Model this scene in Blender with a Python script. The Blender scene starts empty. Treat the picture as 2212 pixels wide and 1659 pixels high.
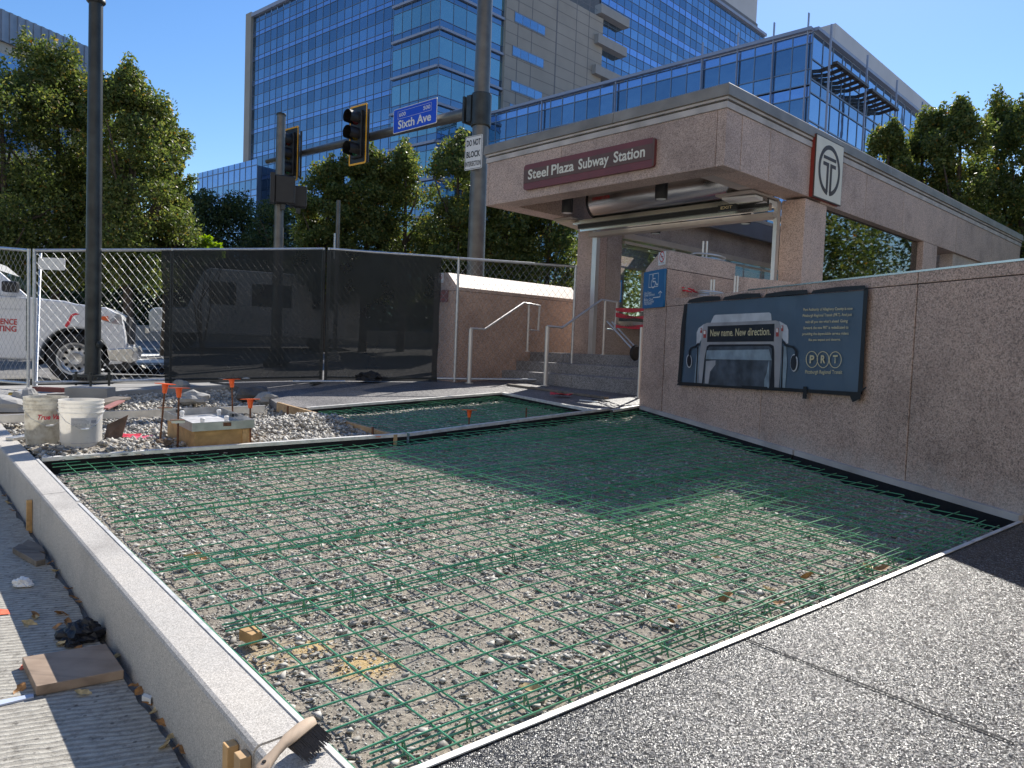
import bpy, math, random
import numpy as np
from mathutils import Vector, noise as mnoise
random.seed(7); rng=np.random.default_rng(7)
sc=bpy.context.scene; col=sc.collection
# ------------------------------------------------------------------ camera
F=1590.; CX,CY=1106.,829.5; TH=math.atan(81/F); PH=.038
def _R():
    a=math.pi/2-TH
    Rx=np.array([[1,0,0],[0,math.cos(a),-math.sin(a)],[0,math.sin(a),math.cos(a)]])
    Rz=np.array([[math.cos(PH),-math.sin(PH),0],[math.sin(PH),math.cos(PH),0],[0,0,1]])
    return Rx@Rz
M=_R(); C=np.array([0,0,1.5])
cam=bpy.data.cameras.new('camera'); camo=bpy.data.objects.new('camera',cam); col.objects.link(camo)
from mathutils import Matrix
camo.matrix_world=Matrix.Translation(Vector(C))@Matrix([list(r) for r in M]).to_4x4()
cam.sensor_fit='HORIZONTAL'; cam.sensor_width=36; cam.lens=36*F/2212; cam.clip_end=2000; cam.clip_start=.05
sc.camera=camo
# ------------------------------------------------------------------ sky and sun
SUN_AZ=math.atan2(1.9,4.8); SUN_EL=math.radians(41.5)
w=bpy.data.worlds.new('World'); sc.world=w; w.use_nodes=True
nt=w.node_tree; nt.nodes.clear()
sky=nt.nodes.new('ShaderNodeTexSky'); sky.sky_type='NISHITA'; sky.sun_disc=False
sky.sun_elevation=SUN_EL; sky.sun_rotation=SUN_AZ; sky.air_density=1.15; sky.dust_density=.2; sky.ozone_density=3.0; sky.altitude=200
bg=nt.nodes.new('ShaderNodeBackground'); bg.inputs[1].default_value=.105
wo=nt.nodes.new('ShaderNodeOutputWorld')
hs=nt.nodes.new('ShaderNodeHueSaturation'); hs.inputs['Saturation'].default_value=1.24; hs.inputs['Hue'].default_value=.507; nt.links.new(sky.outputs[0],hs.inputs['Color']); nt.links.new(hs.outputs[0],bg.inputs[0]); nt.links.new(bg.outputs[0],wo.inputs[0])
sl=bpy.data.lights.new('sun','SUN'); sl.energy=4.9; sl.angle=math.radians(.5); sl.color=(1,.95,.87)
so=bpy.data.objects.new('sun',sl); col.objects.link(so)
sd=Vector((math.sin(SUN_AZ)*math.cos(SUN_EL),math.cos(SUN_AZ)*math.cos(SUN_EL),math.sin(SUN_EL)))
so.rotation_euler=sd.to_track_quat('Z','Y').to_euler(); so.location=(10,20,40)
sc.view_settings.view_transform='Standard'; sc.view_settings.look='None'
sc.view_settings.exposure=0.6; sc.view_settings.gamma=1
sc.render.engine='CYCLES'
# ------------------------------------------------------------------ survey helpers: pixel of the photo (2212 wide) -> point in the place
def ray(px,py): return M@np.array([(px-CX)/F,-(py-CY)/F,-1.])
NP=np.cross(ray(-275,650),ray(3179,727)); NP/=np.linalg.norm(NP)
if NP[2]<0: NP=-NP
DP=1.1; KP=NP@C-DP
def zp(x,y,h=0): return (KP-NP[0]*x-NP[1]*y)/NP[2]+h
def G(px,py,h=0):
    r=ray(px,py); return C+((KP+h*NP[2]-NP@C)/(NP@r))*r
def Hz(px,py,z):
    r=ray(px,py); return C+(z-C[2])/r[2]*r
def dep(px,py,d): return C+d*ray(px,py)
def vplane(p0,d,px,py):
    n=np.cross(d,[0,0,1]); r=ray(px,py); return C+((np.array(p0)-C)@n)/(r@n)*r
def proj(p):
    q=M.T@(np.array(p)-C); return (CX-q[0]/q[2]*F, CY+q[1]/q[2]*F)
def zup(P,py):
    lo,hi=-5,90
    for _ in range(50):
        m=(lo+hi)/2
        if proj([P[0],P[1],m])[1]>py: lo=m
        else: hi=m
    return m
def unit(v): v=np.array(v,float); return v/np.linalg.norm(v)
def flat(v): v=np.array(v,float); v[2]=0; return unit(v)
UP=np.array([0,0,1.])
EC=unit(ray(-275,650)); EH=unit(ray(3179,727))      # along the kerb / across it, both in the pavement plane
# ------------------------------------------------------------------ materials
def newmat(name):
    m=bpy.data.materials.new(name); m.use_nodes=True; nt=m.node_tree
    return m,nt,nt.nodes['Principled BSDF']
def N(nt,t,**kw):
    n=nt.nodes.new(t)
    for k,v in kw.items():
        if k in n.inputs: n.inputs[k].default_value=v
        else: setattr(n,k,v)
    return n
def ramp(nt,src,stops,interp='LINEAR'):
    r=nt.nodes.new('ShaderNodeValToRGB'); r.color_ramp.interpolation=interp
    e=r.color_ramp.elements
    while len(e)<len(stops): e.new(.5)
    for i,(p,c) in enumerate(stops): e[i].position=p; e[i].color=(*c,1)
    nt.links.new(src,r.inputs[0]); return r
def coords(nt):
    g=nt.nodes.new('ShaderNodeNewGeometry'); return g.outputs['Position']
def bump(nt,src,bs,strength=.3,dist=.01):
    b=nt.nodes.new('ShaderNodeBump'); b.inputs['Strength'].default_value=strength; b.inputs['Distance'].default_value=dist
    nt.links.new(src,b.inputs['Height']); nt.links.new(b.outputs[0],bs.inputs['Normal']); return b
def mixc(nt,fac,a,b,mode='MIX'):
    m=nt.nodes.new('ShaderNodeMix'); m.data_type='RGBA'; m.blend_type=mode
    for s,v in ((m.inputs[0],fac),(m.inputs[6],a),(m.inputs[7],b)):
        if hasattr(v,'is_output'): nt.links.new(v,s)
        elif isinstance(v,(int,float)): s.default_value=v
        else: s.default_value=(*v,1)
    return m.outputs[2]
def simple(name,c,rough=.6,metal=0,var=.15,scale=6,bstr=.0,bscale=40,spec=.5,coat=0):
    m,nt,b=newmat(name); P=coords(nt)
    n=N(nt,'ShaderNodeTexNoise',Scale=scale,Detail=6); nt.links.new(P,n.inputs['Vector'])
    lo=tuple(x*(1-var) for x in c); hi=tuple(min(1,x*(1+var)) for x in c)
    r=ramp(nt,n.outputs['Fac'],[(.3,lo),(.7,hi)]); nt.links.new(r.outputs[0],b.inputs['Base Color'])
    b.inputs['Roughness'].default_value=rough; b.inputs['Metallic'].default_value=metal
    b.inputs['Specular IOR Level'].default_value=spec; b.inputs['Coat Weight'].default_value=coat
    if bstr:
        n2=N(nt,'ShaderNodeTexNoise',Scale=bscale,Detail=4); nt.links.new(P,n2.inputs['Vector']); bump(nt,n2.outputs['Fac'],b,bstr)
    return m
def granite(name,base,dark,light,scale=55,rough=.55,stain=None,joint=None,bstr=.08):
    m,nt,b=newmat(name); P=coords(nt)
    v=N(nt,'ShaderNodeTexVoronoi',Scale=scale,Randomness=1.); nt.links.new(P,v.inputs['Vector'])
    sep=nt.nodes.new('ShaderNodeSeparateColor'); nt.links.new(v.outputs['Color'],sep.inputs[0])
    r=ramp(nt,sep.outputs[0],[(.0,dark),(.22,dark),(.3,base),(.6,base),(.95,light)])
    v2=N(nt,'ShaderNodeTexVoronoi',Scale=scale*2.6); nt.links.new(P,v2.inputs['Vector'])
    sep2=nt.nodes.new('ShaderNodeSeparateColor'); nt.links.new(v2.outputs['Color'],sep2.inputs[0])
    r2=ramp(nt,sep2.outputs[1],[(0,(.45,.45,.45)),(.3,(.95,.95,.95)),(1,(1.2,1.2,1.2))])
    c=mixc(nt,1.,r.outputs[0],r2.outputs[0],'MULTIPLY')
    n=N(nt,'ShaderNodeTexNoise',Scale=1.3,Detail=7,Roughness=.65); nt.links.new(P,n.inputs['Vector'])
    r3=ramp(nt,n.outputs['Fac'],[(.3,(.70,.69,.69)),(.5,(1,1,1)),(.7,(1.12,1.1,1.07))])
    c=mixc(nt,1.,c,r3.outputs[0],'MULTIPLY')
    if stain:  # efflorescence: whitish cloud rising from the wall foot
        z0,z1,scol=stain
        s=nt.nodes.new('ShaderNodeSeparateXYZ'); nt.links.new(P,s.inputs[0])
        mr=N(nt,'ShaderNodeMapRange'); mr.inputs[1].default_value=z0; mr.inputs[2].default_value=z1; mr.inputs[3].default_value=1; mr.inputs[4].default_value=0
        nt.links.new(s.outputs[2],mr.inputs[0])
        n4=N(nt,'ShaderNodeTexNoise',Scale=3.,Detail=8,Roughness=.7); nt.links.new(P,n4.inputs['Vector'])
        mm=nt.nodes.new('ShaderNodeMath'); mm.operation='MULTIPLY'; nt.links.new(mr.outputs[0],mm.inputs[0]); nt.links.new(n4.outputs['Fac'],mm.inputs[1])
        rr=ramp(nt,mm.outputs[0],[(.22,(0,0,0)),(.55,(.7,.7,.7))])
        c=mixc(nt,rr.outputs[0],c,scol)
    oi=nt.nodes.new('ShaderNodeObjectInfo'); ro=ramp(nt,oi.outputs['Random'],[(0,(.88,.87,.87)),(1,(1.08,1.07,1.06))]); c=mixc(nt,1.,c,ro.outputs[0],'MULTIPLY')
    nt.links.new(c,b.inputs['Base Color']); b.inputs['Roughness'].default_value=rough; b.inputs['Specular IOR Level'].default_value=.3
    if bstr: bump(nt,sep.outputs[0],b,bstr,.003)
    return m
MT={}
MT['granite']=granite('granite_pink',(.52,.36,.285),(.33,.235,.19),(.61,.45,.365),105,stain=(.6,1.05,(.50,.46,.42)))
MT['granite_up']=granite('granite_pink_upper',(.52,.39,.325),(.36,.27,.23),(.60,.47,.40),95)
MT['granite_in']=granite('granite_inner',(.50,.42,.36),(.38,.31,.26),(.56,.48,.42),100)
MT['granite_kerb']=granite('granite_kerb',(.46,.44,.405),(.37,.35,.32),(.54,.515,.475),260,.8)
MT['granite_step']=granite('granite_step',(.27,.26,.26),(.16,.155,.155),(.35,.34,.34),90,.6)
MT['bronze']=simple('coping_bronze',(.27,.235,.195),.5,.3,.25,2.5)
MT['mould']=simple('moulding_stone',(.47,.43,.40),.6,0,.25,3)
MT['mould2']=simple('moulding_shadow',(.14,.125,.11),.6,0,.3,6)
MT['soffit']=simple('soffit_panel',(.42,.37,.33),.7,0,.1,3)
MT['steel']=simple('stainless_steel',(.62,.61,.59),.35,.55,.06,4,.03,6)
MT['steel_b']=simple('brushed_steel',(.66,.65,.62),.27,1,.1,1.5)
MT['alu']=simple('aluminium',(.62,.61,.58),.42,.85,.15,9,.1,60)
MT['tray']=simple('tray_metal',(.42,.42,.42),.38,.85,.25,8,.1,40)
MT['trim']=simple('alu_trim',(.70,.68,.64),.5,.35,.2,14)
MT['galv']=simple('galvanised',(.50,.52,.54),.38,.8,.15,20)
MT['wire']=simple('galvanised_wire',(.40,.41,.42),.42,.7,.15,20)
MT['pole_d']=simple('pole_dark',(.045,.05,.05),.42,.5,.35,5)
MT['pole_g']=simple('pole_grey',(.14,.135,.125),.38,.55,.2,5)
MT['black']=simple('black_plastic',(.012,.012,.013),.45,0,.3,8)
MT['felt']=simple('black_felt',(.006,.006,.007),.9,0,.3,20)
MT['beige']=simple('beige_frame',(.55,.47,.37),.6,0,.08,4)
MT['white']=simple('white_paint',(.80,.80,.79),.3,0,.04,3,coat=.5)
MT['whitep']=simple('white_sheet',(.72,.72,.70),.5,0,.05,6)
MT['maroon']=simple('maroon_panel',(.17,.04,.04),.45,0,.12,4)
MT['brown']=simple('brown_panel',(.12,.062,.045),.5,0,.12,4)
MT['cream']=simple('cream_panel',(.72,.68,.57),.45,0,.05,4)
MT['dkbrown']=simple('dark_brown',(.06,.04,.03),.5,0,.1,5)
MT['blue']=simple('sign_blue',(.002,.075,.60),.65,0,.06,5)
MT['blue2']=simple('sign_teal_blue',(.01,.13,.30),.4,0,.08,5)
MT['tape']=simple('blue_tape',(.02,.30,.75),.5,0,.1,15)
MT['red']=simple('red_tape',(.62,.03,.05),.5,0,.2,20)
MT['redtx']=simple('red_lettering',(.55,.03,.03),.5,0,.05,5)
MT['pink']=simple('pink_plastic',(.75,.12,.18),.5,0,.15,20)
MT['orange']=simple('orange_plastic',(.85,.13,.02),.42,0,.1,20)
MT['orpaint']=simple('orange_marking_paint',(.8,.16,.08),.8,0,.25,40)
MT['yellow']=simple('yellow_border',(.85,.42,.02),.45,0,.05,6)
MT['asphalt']=simple('asphalt',(.17,.165,.16),.9,0,.25,1.2,.5,120)
MT['paintw']=simple('road_paint',(.72,.72,.70),.7,0,.15,8)
MT['concrete']=simple('concrete',(.32,.31,.29),.85,0,.2,3,.3,60)
MT['tyre']=simple('rubber',(.02,.02,.02),.8,0,.3,10,.3,80)
MT['rust']=simple('rusty_steel',(.16,.07,.035),.7,.3,.35,60)
MT['cloth_black']=simple('black_cloth',(.012,.013,.016),.7,0,.4,30,.5,60)
MT['bucket1']=None
MT['glove']=MT['cloth_black']
MT['plastic_film']=simple('white_film',(.75,.75,.74),.35,0,.1,30)
MT['bristle']=simple('bristles',(.05,.042,.038),.7,0,.5,300)
def wood(name,c,rough=.75,axis=0,sc_=14,var=.35):
    m,nt,b=newmat(name); P=coords(nt)
    mp=nt.nodes.new('ShaderNodeMapping'); mp.inputs['Scale'].default_value=[(.12,1,1),(1,.12,1),(1,1,.12)][axis]; nt.links.new(P,mp.inputs[0])
    n=N(nt,'ShaderNodeTexNoise',Scale=sc_,Detail=6,Distortion=1.5); nt.links.new(mp.outputs[0],n.inputs['Vector'])
    r=ramp(nt,n.outputs['Fac'],[(.28,tuple(x*(1-var) for x in c)),(.5,c),(.75,tuple(min(1,x*1.15) for x in c))])
    n2=N(nt,'ShaderNodeTexNoise',Scale=9,Detail=5); nt.links.new(P,n2.inputs['Vector'])
    r2=ramp(nt,n2.outputs['Fac'],[(.3,(.72,.7,.68)),(.6,(1,1,1))])
    nt.links.new(mixc(nt,1.,r.outputs[0],r2.outputs[0],'MULTIPLY'),b.inputs['Base Color'])
    b.inputs['Roughness'].default_value=rough; bump(nt,n.outputs['Fac'],b,.25,.003); return m
MT['pine']=wood('pine',(.58,.36,.16),axis=0); MT['pine2']=wood('pine_plank',(.50,.33,.17),axis=1)
MT['ply']=wood('plywood',(.56,.34,.14),axis=0,sc_=5); MT['oldwood']=wood('weathered_board',(.34,.25,.18),axis=0,sc_=9)
MT['greywood']=wood('grey_wood',(.20,.17,.14),axis=0); MT['handle']=wood('brush_handle',(.55,.42,.30),axis=1,sc_=30,var=.2)
MT['bark']=wood('bark',(.09,.07,.055),.9,2,20)
def dirty(name,c,d,amt):
    m,nt,b=newmat(name); P=coords(nt)
    n=N(nt,'ShaderNodeTexNoise',Scale=14,Detail=8,Roughness=.75); nt.links.new(P,n.inputs['Vector'])
    r=ramp(nt,n.outputs['Fac'],[(amt-.12,c),(amt+.15,d)]); nt.links.new(r.outputs[0],b.inputs['Base Color'])
    b.inputs['Roughness'].default_value=.4
    t=nt.nodes.new('ShaderNodeBsdfTranslucent'); nt.links.new(r.outputs[0],t.inputs[0]); mx=nt.nodes.new('ShaderNodeMixShader'); mx.inputs[0].default_value=.5; nt.links.new(b.outputs[0],mx.inputs[1]); nt.links.new(t.outputs[0],mx.inputs[2]); nt.links.new(mx.outputs[0],nt.nodes['Material Output'].inputs[0]); return m
MT['bucket1']=dirty('bucket_dirty',(.74,.72,.66),(.42,.38,.31),.56); MT['bucket2']=dirty('bucket_white',(.86,.84,.80),(.58,.54,.48),.68)
# gravel stones: a colour per stone
def stones_mat():
    m,nt,b=newmat('crushed_stone'); g=nt.nodes.new('ShaderNodeNewGeometry')
    r=ramp(nt,g.outputs['Random Per Island'],[(0,(.24,.225,.20)),(.3,(.34,.32,.285)),(.6,(.43,.405,.36)),(.85,(.50,.475,.42)),(1,(.60,.575,.52))])
    n=N(nt,'ShaderNodeTexNoise',Scale=160,Detail=4); nt.links.new(g.outputs['Position'],n.inputs['Vector'])
    r2=ramp(nt,n.outputs['Fac'],[(.3,(.8,.8,.8)),(.7,(1.1,1.1,1.1))])
    nt.links.new(mixc(nt,1.,r.outputs[0],r2.outputs[0],'MULTIPLY'),b.inputs['Base Color']); b.inputs['Roughness'].default_value=.7; return m
MT['stone']=stones_mat()
SHAV=[G(790,1440,-.12),G(675,1397,-.12),G(600,1420,-.12)]
def gravel_mat():
    m,nt,b=newmat('gravel_bed'); P=coords(nt)
    v=N(nt,'ShaderNodeTexVoronoi',Scale=85); nt.links.new(P,v.inputs['Vector'])
    sep=nt.nodes.new('ShaderNodeSeparateColor'); nt.links.new(v.outputs['Color'],sep.inputs[0])
    r=ramp(nt,sep.outputs[0],[(0,(.21,.19,.16)),(.5,(.33,.30,.255)),(1,(.44,.40,.33))])
    n=N(nt,'ShaderNodeTexNoise',Scale=2.2,Detail=8,Roughness=.7); nt.links.new(P,n.inputs['Vector'])
    r2=ramp(nt,n.outputs['Fac'],[(.35,(.80,.80,.82)),(.6,(1.12,1.05,.95))])
    c=mixc(nt,1.,r.outputs[0],r2.outputs[0],'MULTIPLY')
    n3=N(nt,'ShaderNodeTexNoise',Scale=30,Detail=6,Roughness=.8); nt.links.new(P,n3.inputs['Vector'])
    for k,(s,rad) in enumerate(zip(SHAV,(.17,.12,.22))):   # saw dust lying on the stone
        d=nt.nodes.new('ShaderNodeVectorMath'); d.operation='DISTANCE'; nt.links.new(P,d.inputs[0]); d.inputs[1].default_value=tuple(s)
        mr=N(nt,'ShaderNodeMapRange'); mr.inputs[1].default_value=0; mr.inputs[2].default_value=rad; mr.inputs[3].default_value=1; mr.inputs[4].default_value=0
        nt.links.new(d.outputs['Value'],mr.inputs[0])
        mm=nt.nodes.new('ShaderNodeMath'); mm.operation='MULTIPLY'; nt.links.new(mr.outputs[0],mm.inputs[0]); nt.links.new(n3.outputs['Fac'],mm.inputs[1])
        rr=ramp(nt,mm.outputs[0],[(.10,(0,0,0)),(.3,(.85,.85,.85) if k<2 else (.35,.35,.35))])
        c=mixc(nt,rr.outputs[0],c,(.62,.42,.17))
    nt.links.new(c,b.inputs['Base Color']); b.inputs['Roughness'].default_value=.85
    ad=nt.nodes.new('ShaderNodeMath'); ad.operation='ADD'; nt.links.new(sep.outputs[1],ad.inputs[0]); nt.links.new(n3.outputs['Fac'],ad.inputs[1])
    bump(nt,ad.outputs[0],b,1.,.014); return m
MT['gravel']=gravel_mat()
def aggregate(name,scale,stops,rough,tilt,spec):
    """exposed aggregate: every pebble has its own colour and its own facet"""
    m,nt,b=newmat(name); P=coords(nt)
    nz=N(nt,'ShaderNodeTexNoise',Scale=scale*.7,Detail=2); nt.links.new(P,nz.inputs['Vector'])
    vm=nt.nodes.new('ShaderNodeVectorMath'); vm.operation='SCALE'; vm.inputs['Scale'].default_value=.010; nt.links.new(nz.outputs['Color'],vm.inputs[0])
    va=nt.nodes.new('ShaderNodeVectorMath'); va.operation='ADD'; nt.links.new(P,va.inputs[0]); nt.links.new(vm.outputs[0],va.inputs[1])
    v=N(nt,'ShaderNodeTexVoronoi',Scale=scale); nt.links.new(va.outputs[0],v.inputs['Vector'])
    sep=nt.nodes.new('ShaderNodeSeparateColor'); nt.links.new(v.outputs['Color'],sep.inputs[0])
    r=ramp(nt,sep.outputs[2],stops)
    n=N(nt,'ShaderNodeTexNoise',Scale=1.1,Detail=8,Roughness=.65); nt.links.new(P,n.inputs['Vector'])
    r2=ramp(nt,n.outputs['Fac'],[(.3,(.62,.62,.63)),(.5,(1,.99,.97)),(.7,(1.45,1.40,1.32))])
    nt.links.new(mixc(nt,1.,r.outputs[0],r2.outputs[0],'MULTIPLY'),b.inputs['Base Color'])
    b.inputs['Roughness'].default_value=rough; b.inputs['Specular IOR Level'].default_value=spec
    # facet normals
    g=nt.nodes.new('ShaderNodeNewGeometry')
    su=nt.nodes.new('ShaderNodeVectorMath'); su.operation='SUBTRACT'; nt.links.new(v.outputs['Color'],su.inputs[0]); su.inputs[1].default_value=(.5,.5,.5)
    s2=nt.nodes.new('ShaderNodeVectorMath'); s2.operation='SCALE'; s2.inputs['Scale'].default_value=tilt; nt.links.new(su.outputs[0],s2.inputs[0])
    a2=nt.nodes.new('ShaderNodeVectorMath'); a2.operation='ADD'; nt.links.new(g.outputs['Normal'],a2.inputs[0]); nt.links.new(s2.outputs[0],a2.inputs[1])
    no=nt.nodes.new('ShaderNodeVectorMath'); no.operation='NORMALIZE'; nt.links.new(a2.outputs[0],no.inputs[0])
    bb=nt.nodes.new('ShaderNodeBump'); bb.inputs['Strength'].default_value=.6; bb.inputs['Distance'].default_value=.004; bb.invert=True
    nt.links.new(v.outputs['Distance'],bb.inputs['Height']); nt.links.new(no.outputs[0],bb.inputs['Normal']); nt.links.new(bb.outputs[0],b.inputs['Normal'])
    return m
MT['aggregate']=aggregate('exposed_aggregate',170,[(0,(.015,.015,.016)),(.5,(.035,.035,.036)),(.8,(.075,.075,.075)),(1,(.24,.235,.23))],.27,.76,.40)
MT['plaza']=aggregate('plaza_paving',90,[(0,(.06,.058,.06)),(.5,(.12,.115,.12)),(1,(.24,.23,.23))],.55,.5,.5)
def road_mat():
    m,nt,b=newmat('grooved_concrete'); P=coords(nt)
    n=N(nt,'ShaderNodeTexNoise',Scale=2.2,Detail=4); nt.links.new(P,n.inputs['Vector'])
    wv=nt.nodes.new('ShaderNodeVectorMath'); wv.operation='DOT_PRODUCT'; nt.links.new(P,wv.inputs[0]); wv.inputs[1].default_value=(-.283,.959,0)
    m1=nt.nodes.new('ShaderNodeMath'); m1.operation='MULTIPLY_ADD'; nt.links.new(n.outputs['Fac'],m1.inputs[0]); m1.inputs[1].default_value=.09; nt.links.new(wv.outputs['Value'],m1.inputs[2])
    m2=nt.nodes.new('ShaderNodeMath'); m2.operation='MULTIPLY'; nt.links.new(m1.outputs[0],m2.inputs[0]); m2.inputs[1].default_value=2*math.pi/.028
    m3=nt.nodes.new('ShaderNodeMath'); m3.operation='SINE'; nt.links.new(m2.outputs[0],m3.inputs[0])
    n5=N(nt,'ShaderNodeTexNoise',Scale=26,Detail=6,Roughness=.75); nt.links.new(P,n5.inputs['Vector'])
    n9=N(nt,'ShaderNodeTexNoise',Scale=9,Detail=5); nt.links.new(P,n9.inputs['Vector']); m4=nt.nodes.new('ShaderNodeMath'); m4.operation='MULTIPLY_ADD'; nt.links.new(n9.outputs['Fac'],m4.inputs[0]); m4.inputs[1].default_value=3.2; m4.inputs[2].default_value=-1.45; m5=nt.nodes.new('ShaderNodeMath'); m5.operation='ADD'; nt.links.new(m3.outputs[0],m5.inputs[0]); nt.links.new(m4.outputs[0],m5.inputs[1]); gro=ramp(nt,m5.outputs[0],[(.0,(0,0,0)),(.35,(1,1,1))])
    r=ramp(nt,n5.outputs['Fac'],[(.28,(.17,.155,.13)),(.45,(.40,.375,.325)),(.7,(.55,.52,.45))])
    mm=nt.nodes.new('ShaderNodeMath'); mm.operation='MULTIPLY_ADD'; nt.links.new(gro.outputs[0],mm.inputs[0]); mm.inputs[1].default_value=.6; nt.links.new(n5.outputs['Fac'],mm.inputs[2])
    r4=ramp(nt,gro.outputs[0],[(0,(.72,.71,.70)),(1,(1,1,1))])
    c=mixc(nt,1.,r.outputs[0],r4.outputs[0],'MULTIPLY')
    v=N(nt,'ShaderNodeTexVoronoi',Scale=22); nt.links.new(P,v.inputs['Vector'])
    r5=ramp(nt,v.outputs['Distance'],[(.10,(.35,.33,.32)),(.17,(1,1,1))])
    c=mixc(nt,.8,c,r5.outputs[0],'MULTIPLY')
    nt.links.new(c,b.inputs['Base Color']); b.inputs['Roughness'].default_value=.9; bump(nt,mm.outputs[0],b,.8,.010); return m
MT['road']=road_mat()
def rebar_mat():
    m,nt,b=newmat('green_epoxy'); P=coords(nt)
    n=N(nt,'ShaderNodeTexNoise',Scale=5,Detail=5); nt.links.new(P,n.inputs['Vector'])
    r=ramp(nt,n.outputs['Fac'],[(.3,(.045,.23,.10)),(.7,(.11,.38,.18))]); nt.links.new(r.outputs[0],b.inputs['Base Color'])
    b.inputs['Roughness'].default_value=.22; b.inputs['Specular IOR Level'].default_value=.8; return m
MT['rebar']=rebar_mat()
def glass_mat(name,c,rough=.04,metal=.9,var=.2,bs=.02):
    m,nt,b=newmat(name); g=nt.nodes.new('ShaderNodeNewGeometry')
    r=ramp(nt,g.outputs['Random Per Island'],[(0,tuple(x*(1-var) for x in c)),(1,tuple(min(1,x*(1+var)) for x in c))])
    nt.links.new(r.outputs[0],b.inputs['Base Color']); b.inputs['Metallic'].default_value=metal; b.inputs['Roughness'].default_value=rough
    n=N(nt,'ShaderNodeTexNoise',Scale=.5,Detail=2); nt.links.new(g.outputs['Position'],n.inputs['Vector']); bump(nt,n.outputs['Fac'],b,bs*3,.5)
    return m
MT['g_bright']=glass_mat('glass_spandrel_light',(.33,.46,.70),.12,.9,.06)
MT['g_dark']=glass_mat('glass_deep_blue',(.20,.285,.385),.05,.92,.15)
MT['g_mid']=glass_mat('glass_mid_blue',(.27,.385,.52),.05,.92,.14)
MT['g_teal']=glass_mat('glass_teal',(.27,.43,.47),.05,.85,.15)
MT['mull']=simple('mullion',(.20,.26,.36),.5,.4,.05,1)
MT['mull2']=simple('silver_band',(.34,.36,.45),.55,.3,.05,1)
MT['conc_b']=simple('tower_concrete',(.36,.32,.285),.85,0,.08,.35)
MT['conc_l']=simple('ledge_stone',(.34,.32,.31),.85,0,.05,1)
MT['pent']=simple('penthouse_panel',(.60,.56,.56),.7,0,.05,.5)
MT['louvre']=simple('louvre_grey',(.18,.17,.18),.7,0,.1,2)
MT['ribmetal']=simple('ribbed_metal',(.30,.33,.38),.5,.3,.1,1)
def window_glass(name,tint,mix,rough=.02,fres=1.):
    m,nt,b=newmat(name); nt.nodes.remove(b)
    o=nt.nodes['Material Output']; t=nt.nodes.new('ShaderNodeBsdfTransparent'); t.inputs[0].default_value=(*tint,1)
    g=nt.nodes.new('ShaderNodeBsdfGlossy'); g.inputs['Roughness'].default_value=rough; g.inputs[0].default_value=(.9,.95,.95,1)
    fr=nt.nodes.new('ShaderNodeFresnel'); fr.inputs[0].default_value=1.6
    ad=nt.nodes.new('ShaderNodeMath'); ad.operation='ADD'; ad.use_clamp=True; ad.operation='MULTIPLY_ADD'; ad.inputs[1].default_value=fres; ad.inputs[2].default_value=mix; nt.links.new(fr.outputs[0],ad.inputs[0])
    mx=nt.nodes.new('ShaderNodeMixShader'); nt.links.new(ad.outputs[0],mx.inputs[0]); nt.links.new(t.outputs[0],mx.inputs[1]); nt.links.new(g.outputs[0],mx.inputs[2]); nt.links.new(mx.outputs[0],o.inputs[0]); return m
MT['wglass']=window_glass('window_glass',(.86,.95,.92),.03,.02,.6); MT['skyglass']=window_glass('skylight_glass',(.97,.98,.98),.04,.1,.0); MT['wglass2']=window_glass('window_glass_tinted',(.12,.16,.15),.02,.02,.3)
MT['truckglass']=window_glass('car_glass',(.15,.19,.2),.1)
def screen_mat():
    m,nt,b=newmat('windscreen_mesh_cloth'); o=nt.nodes['Material Output']; P=coords(nt)
    n=N(nt,'ShaderNodeTexNoise',Scale=2.5,Detail=4); nt.links.new(P,n.inputs['Vector'])
    r=ramp(nt,n.outputs['Fac'],[(.3,(.008,.010,.010)),(.7,(.014,.018,.018))]); nt.links.new(r.outputs[0],b.inputs['Base Color']); b.inputs['Roughness'].default_value=.75
    t=nt.nodes.new('ShaderNodeBsdfTransparent'); mx=nt.nodes.new('ShaderNodeMixShader')
    r2=ramp(nt,n.outputs['Fac'],[(.3,(.885,.885,.885)),(.7,(.925,.925,.925))])
    nt.links.new(r2.outputs[0],mx.inputs[0]); nt.links.new(t.outputs[0],mx.inputs[1]); nt.links.new(b.outputs[0],mx.inputs[2]); nt.links.new(mx.outputs[0],o.inputs[0]); return m
MT['screen']=screen_mat()
def leaf_mat(name,stops,trans=.35):
    m,nt,b=newmat(name); g=nt.nodes.new('ShaderNodeNewGeometry'); o=nt.nodes['Material Output']
    r=ramp(nt,g.outputs['Random Per Island'],stops); nt.links.new(r.outputs[0],b.inputs['Base Color']); b.inputs['Roughness'].default_value=.5; b.inputs['Specular IOR Level'].default_value=.35
    t=nt.nodes.new('ShaderNodeBsdfTranslucent'); h=nt.nodes.new('ShaderNodeHueSaturation'); h.inputs['Value'].default_value=1.9; h.inputs['Saturation'].default_value=1.15
    nt.links.new(r.outputs[0],h.inputs['Color']); nt.links.new(h.outputs[0],t.inputs[0])
    mx=nt.nodes.new('ShaderNodeMixShader'); mx.inputs[0].default_value=trans; nt.links.new(b.outputs[0],mx.inputs[1]); nt.links.new(t.outputs[0],mx.inputs[2]); nt.links.new(mx.outputs[0],o.inputs[0]); return m
MT['leaf']=leaf_mat('leaves',[(0,(.05,.075,.022)),(.4,(.09,.12,.035)),(.8,(.145,.17,.05)),(.97,(.22,.21,.06)),(1,(.24,.11,.03))],.42)
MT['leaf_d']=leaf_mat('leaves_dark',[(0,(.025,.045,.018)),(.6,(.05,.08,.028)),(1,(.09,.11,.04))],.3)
MT['leaf_y']=leaf_mat('leaves_lime',[(0,(.12,.20,.02)),(1,(.25,.33,.05))],.45)
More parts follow.
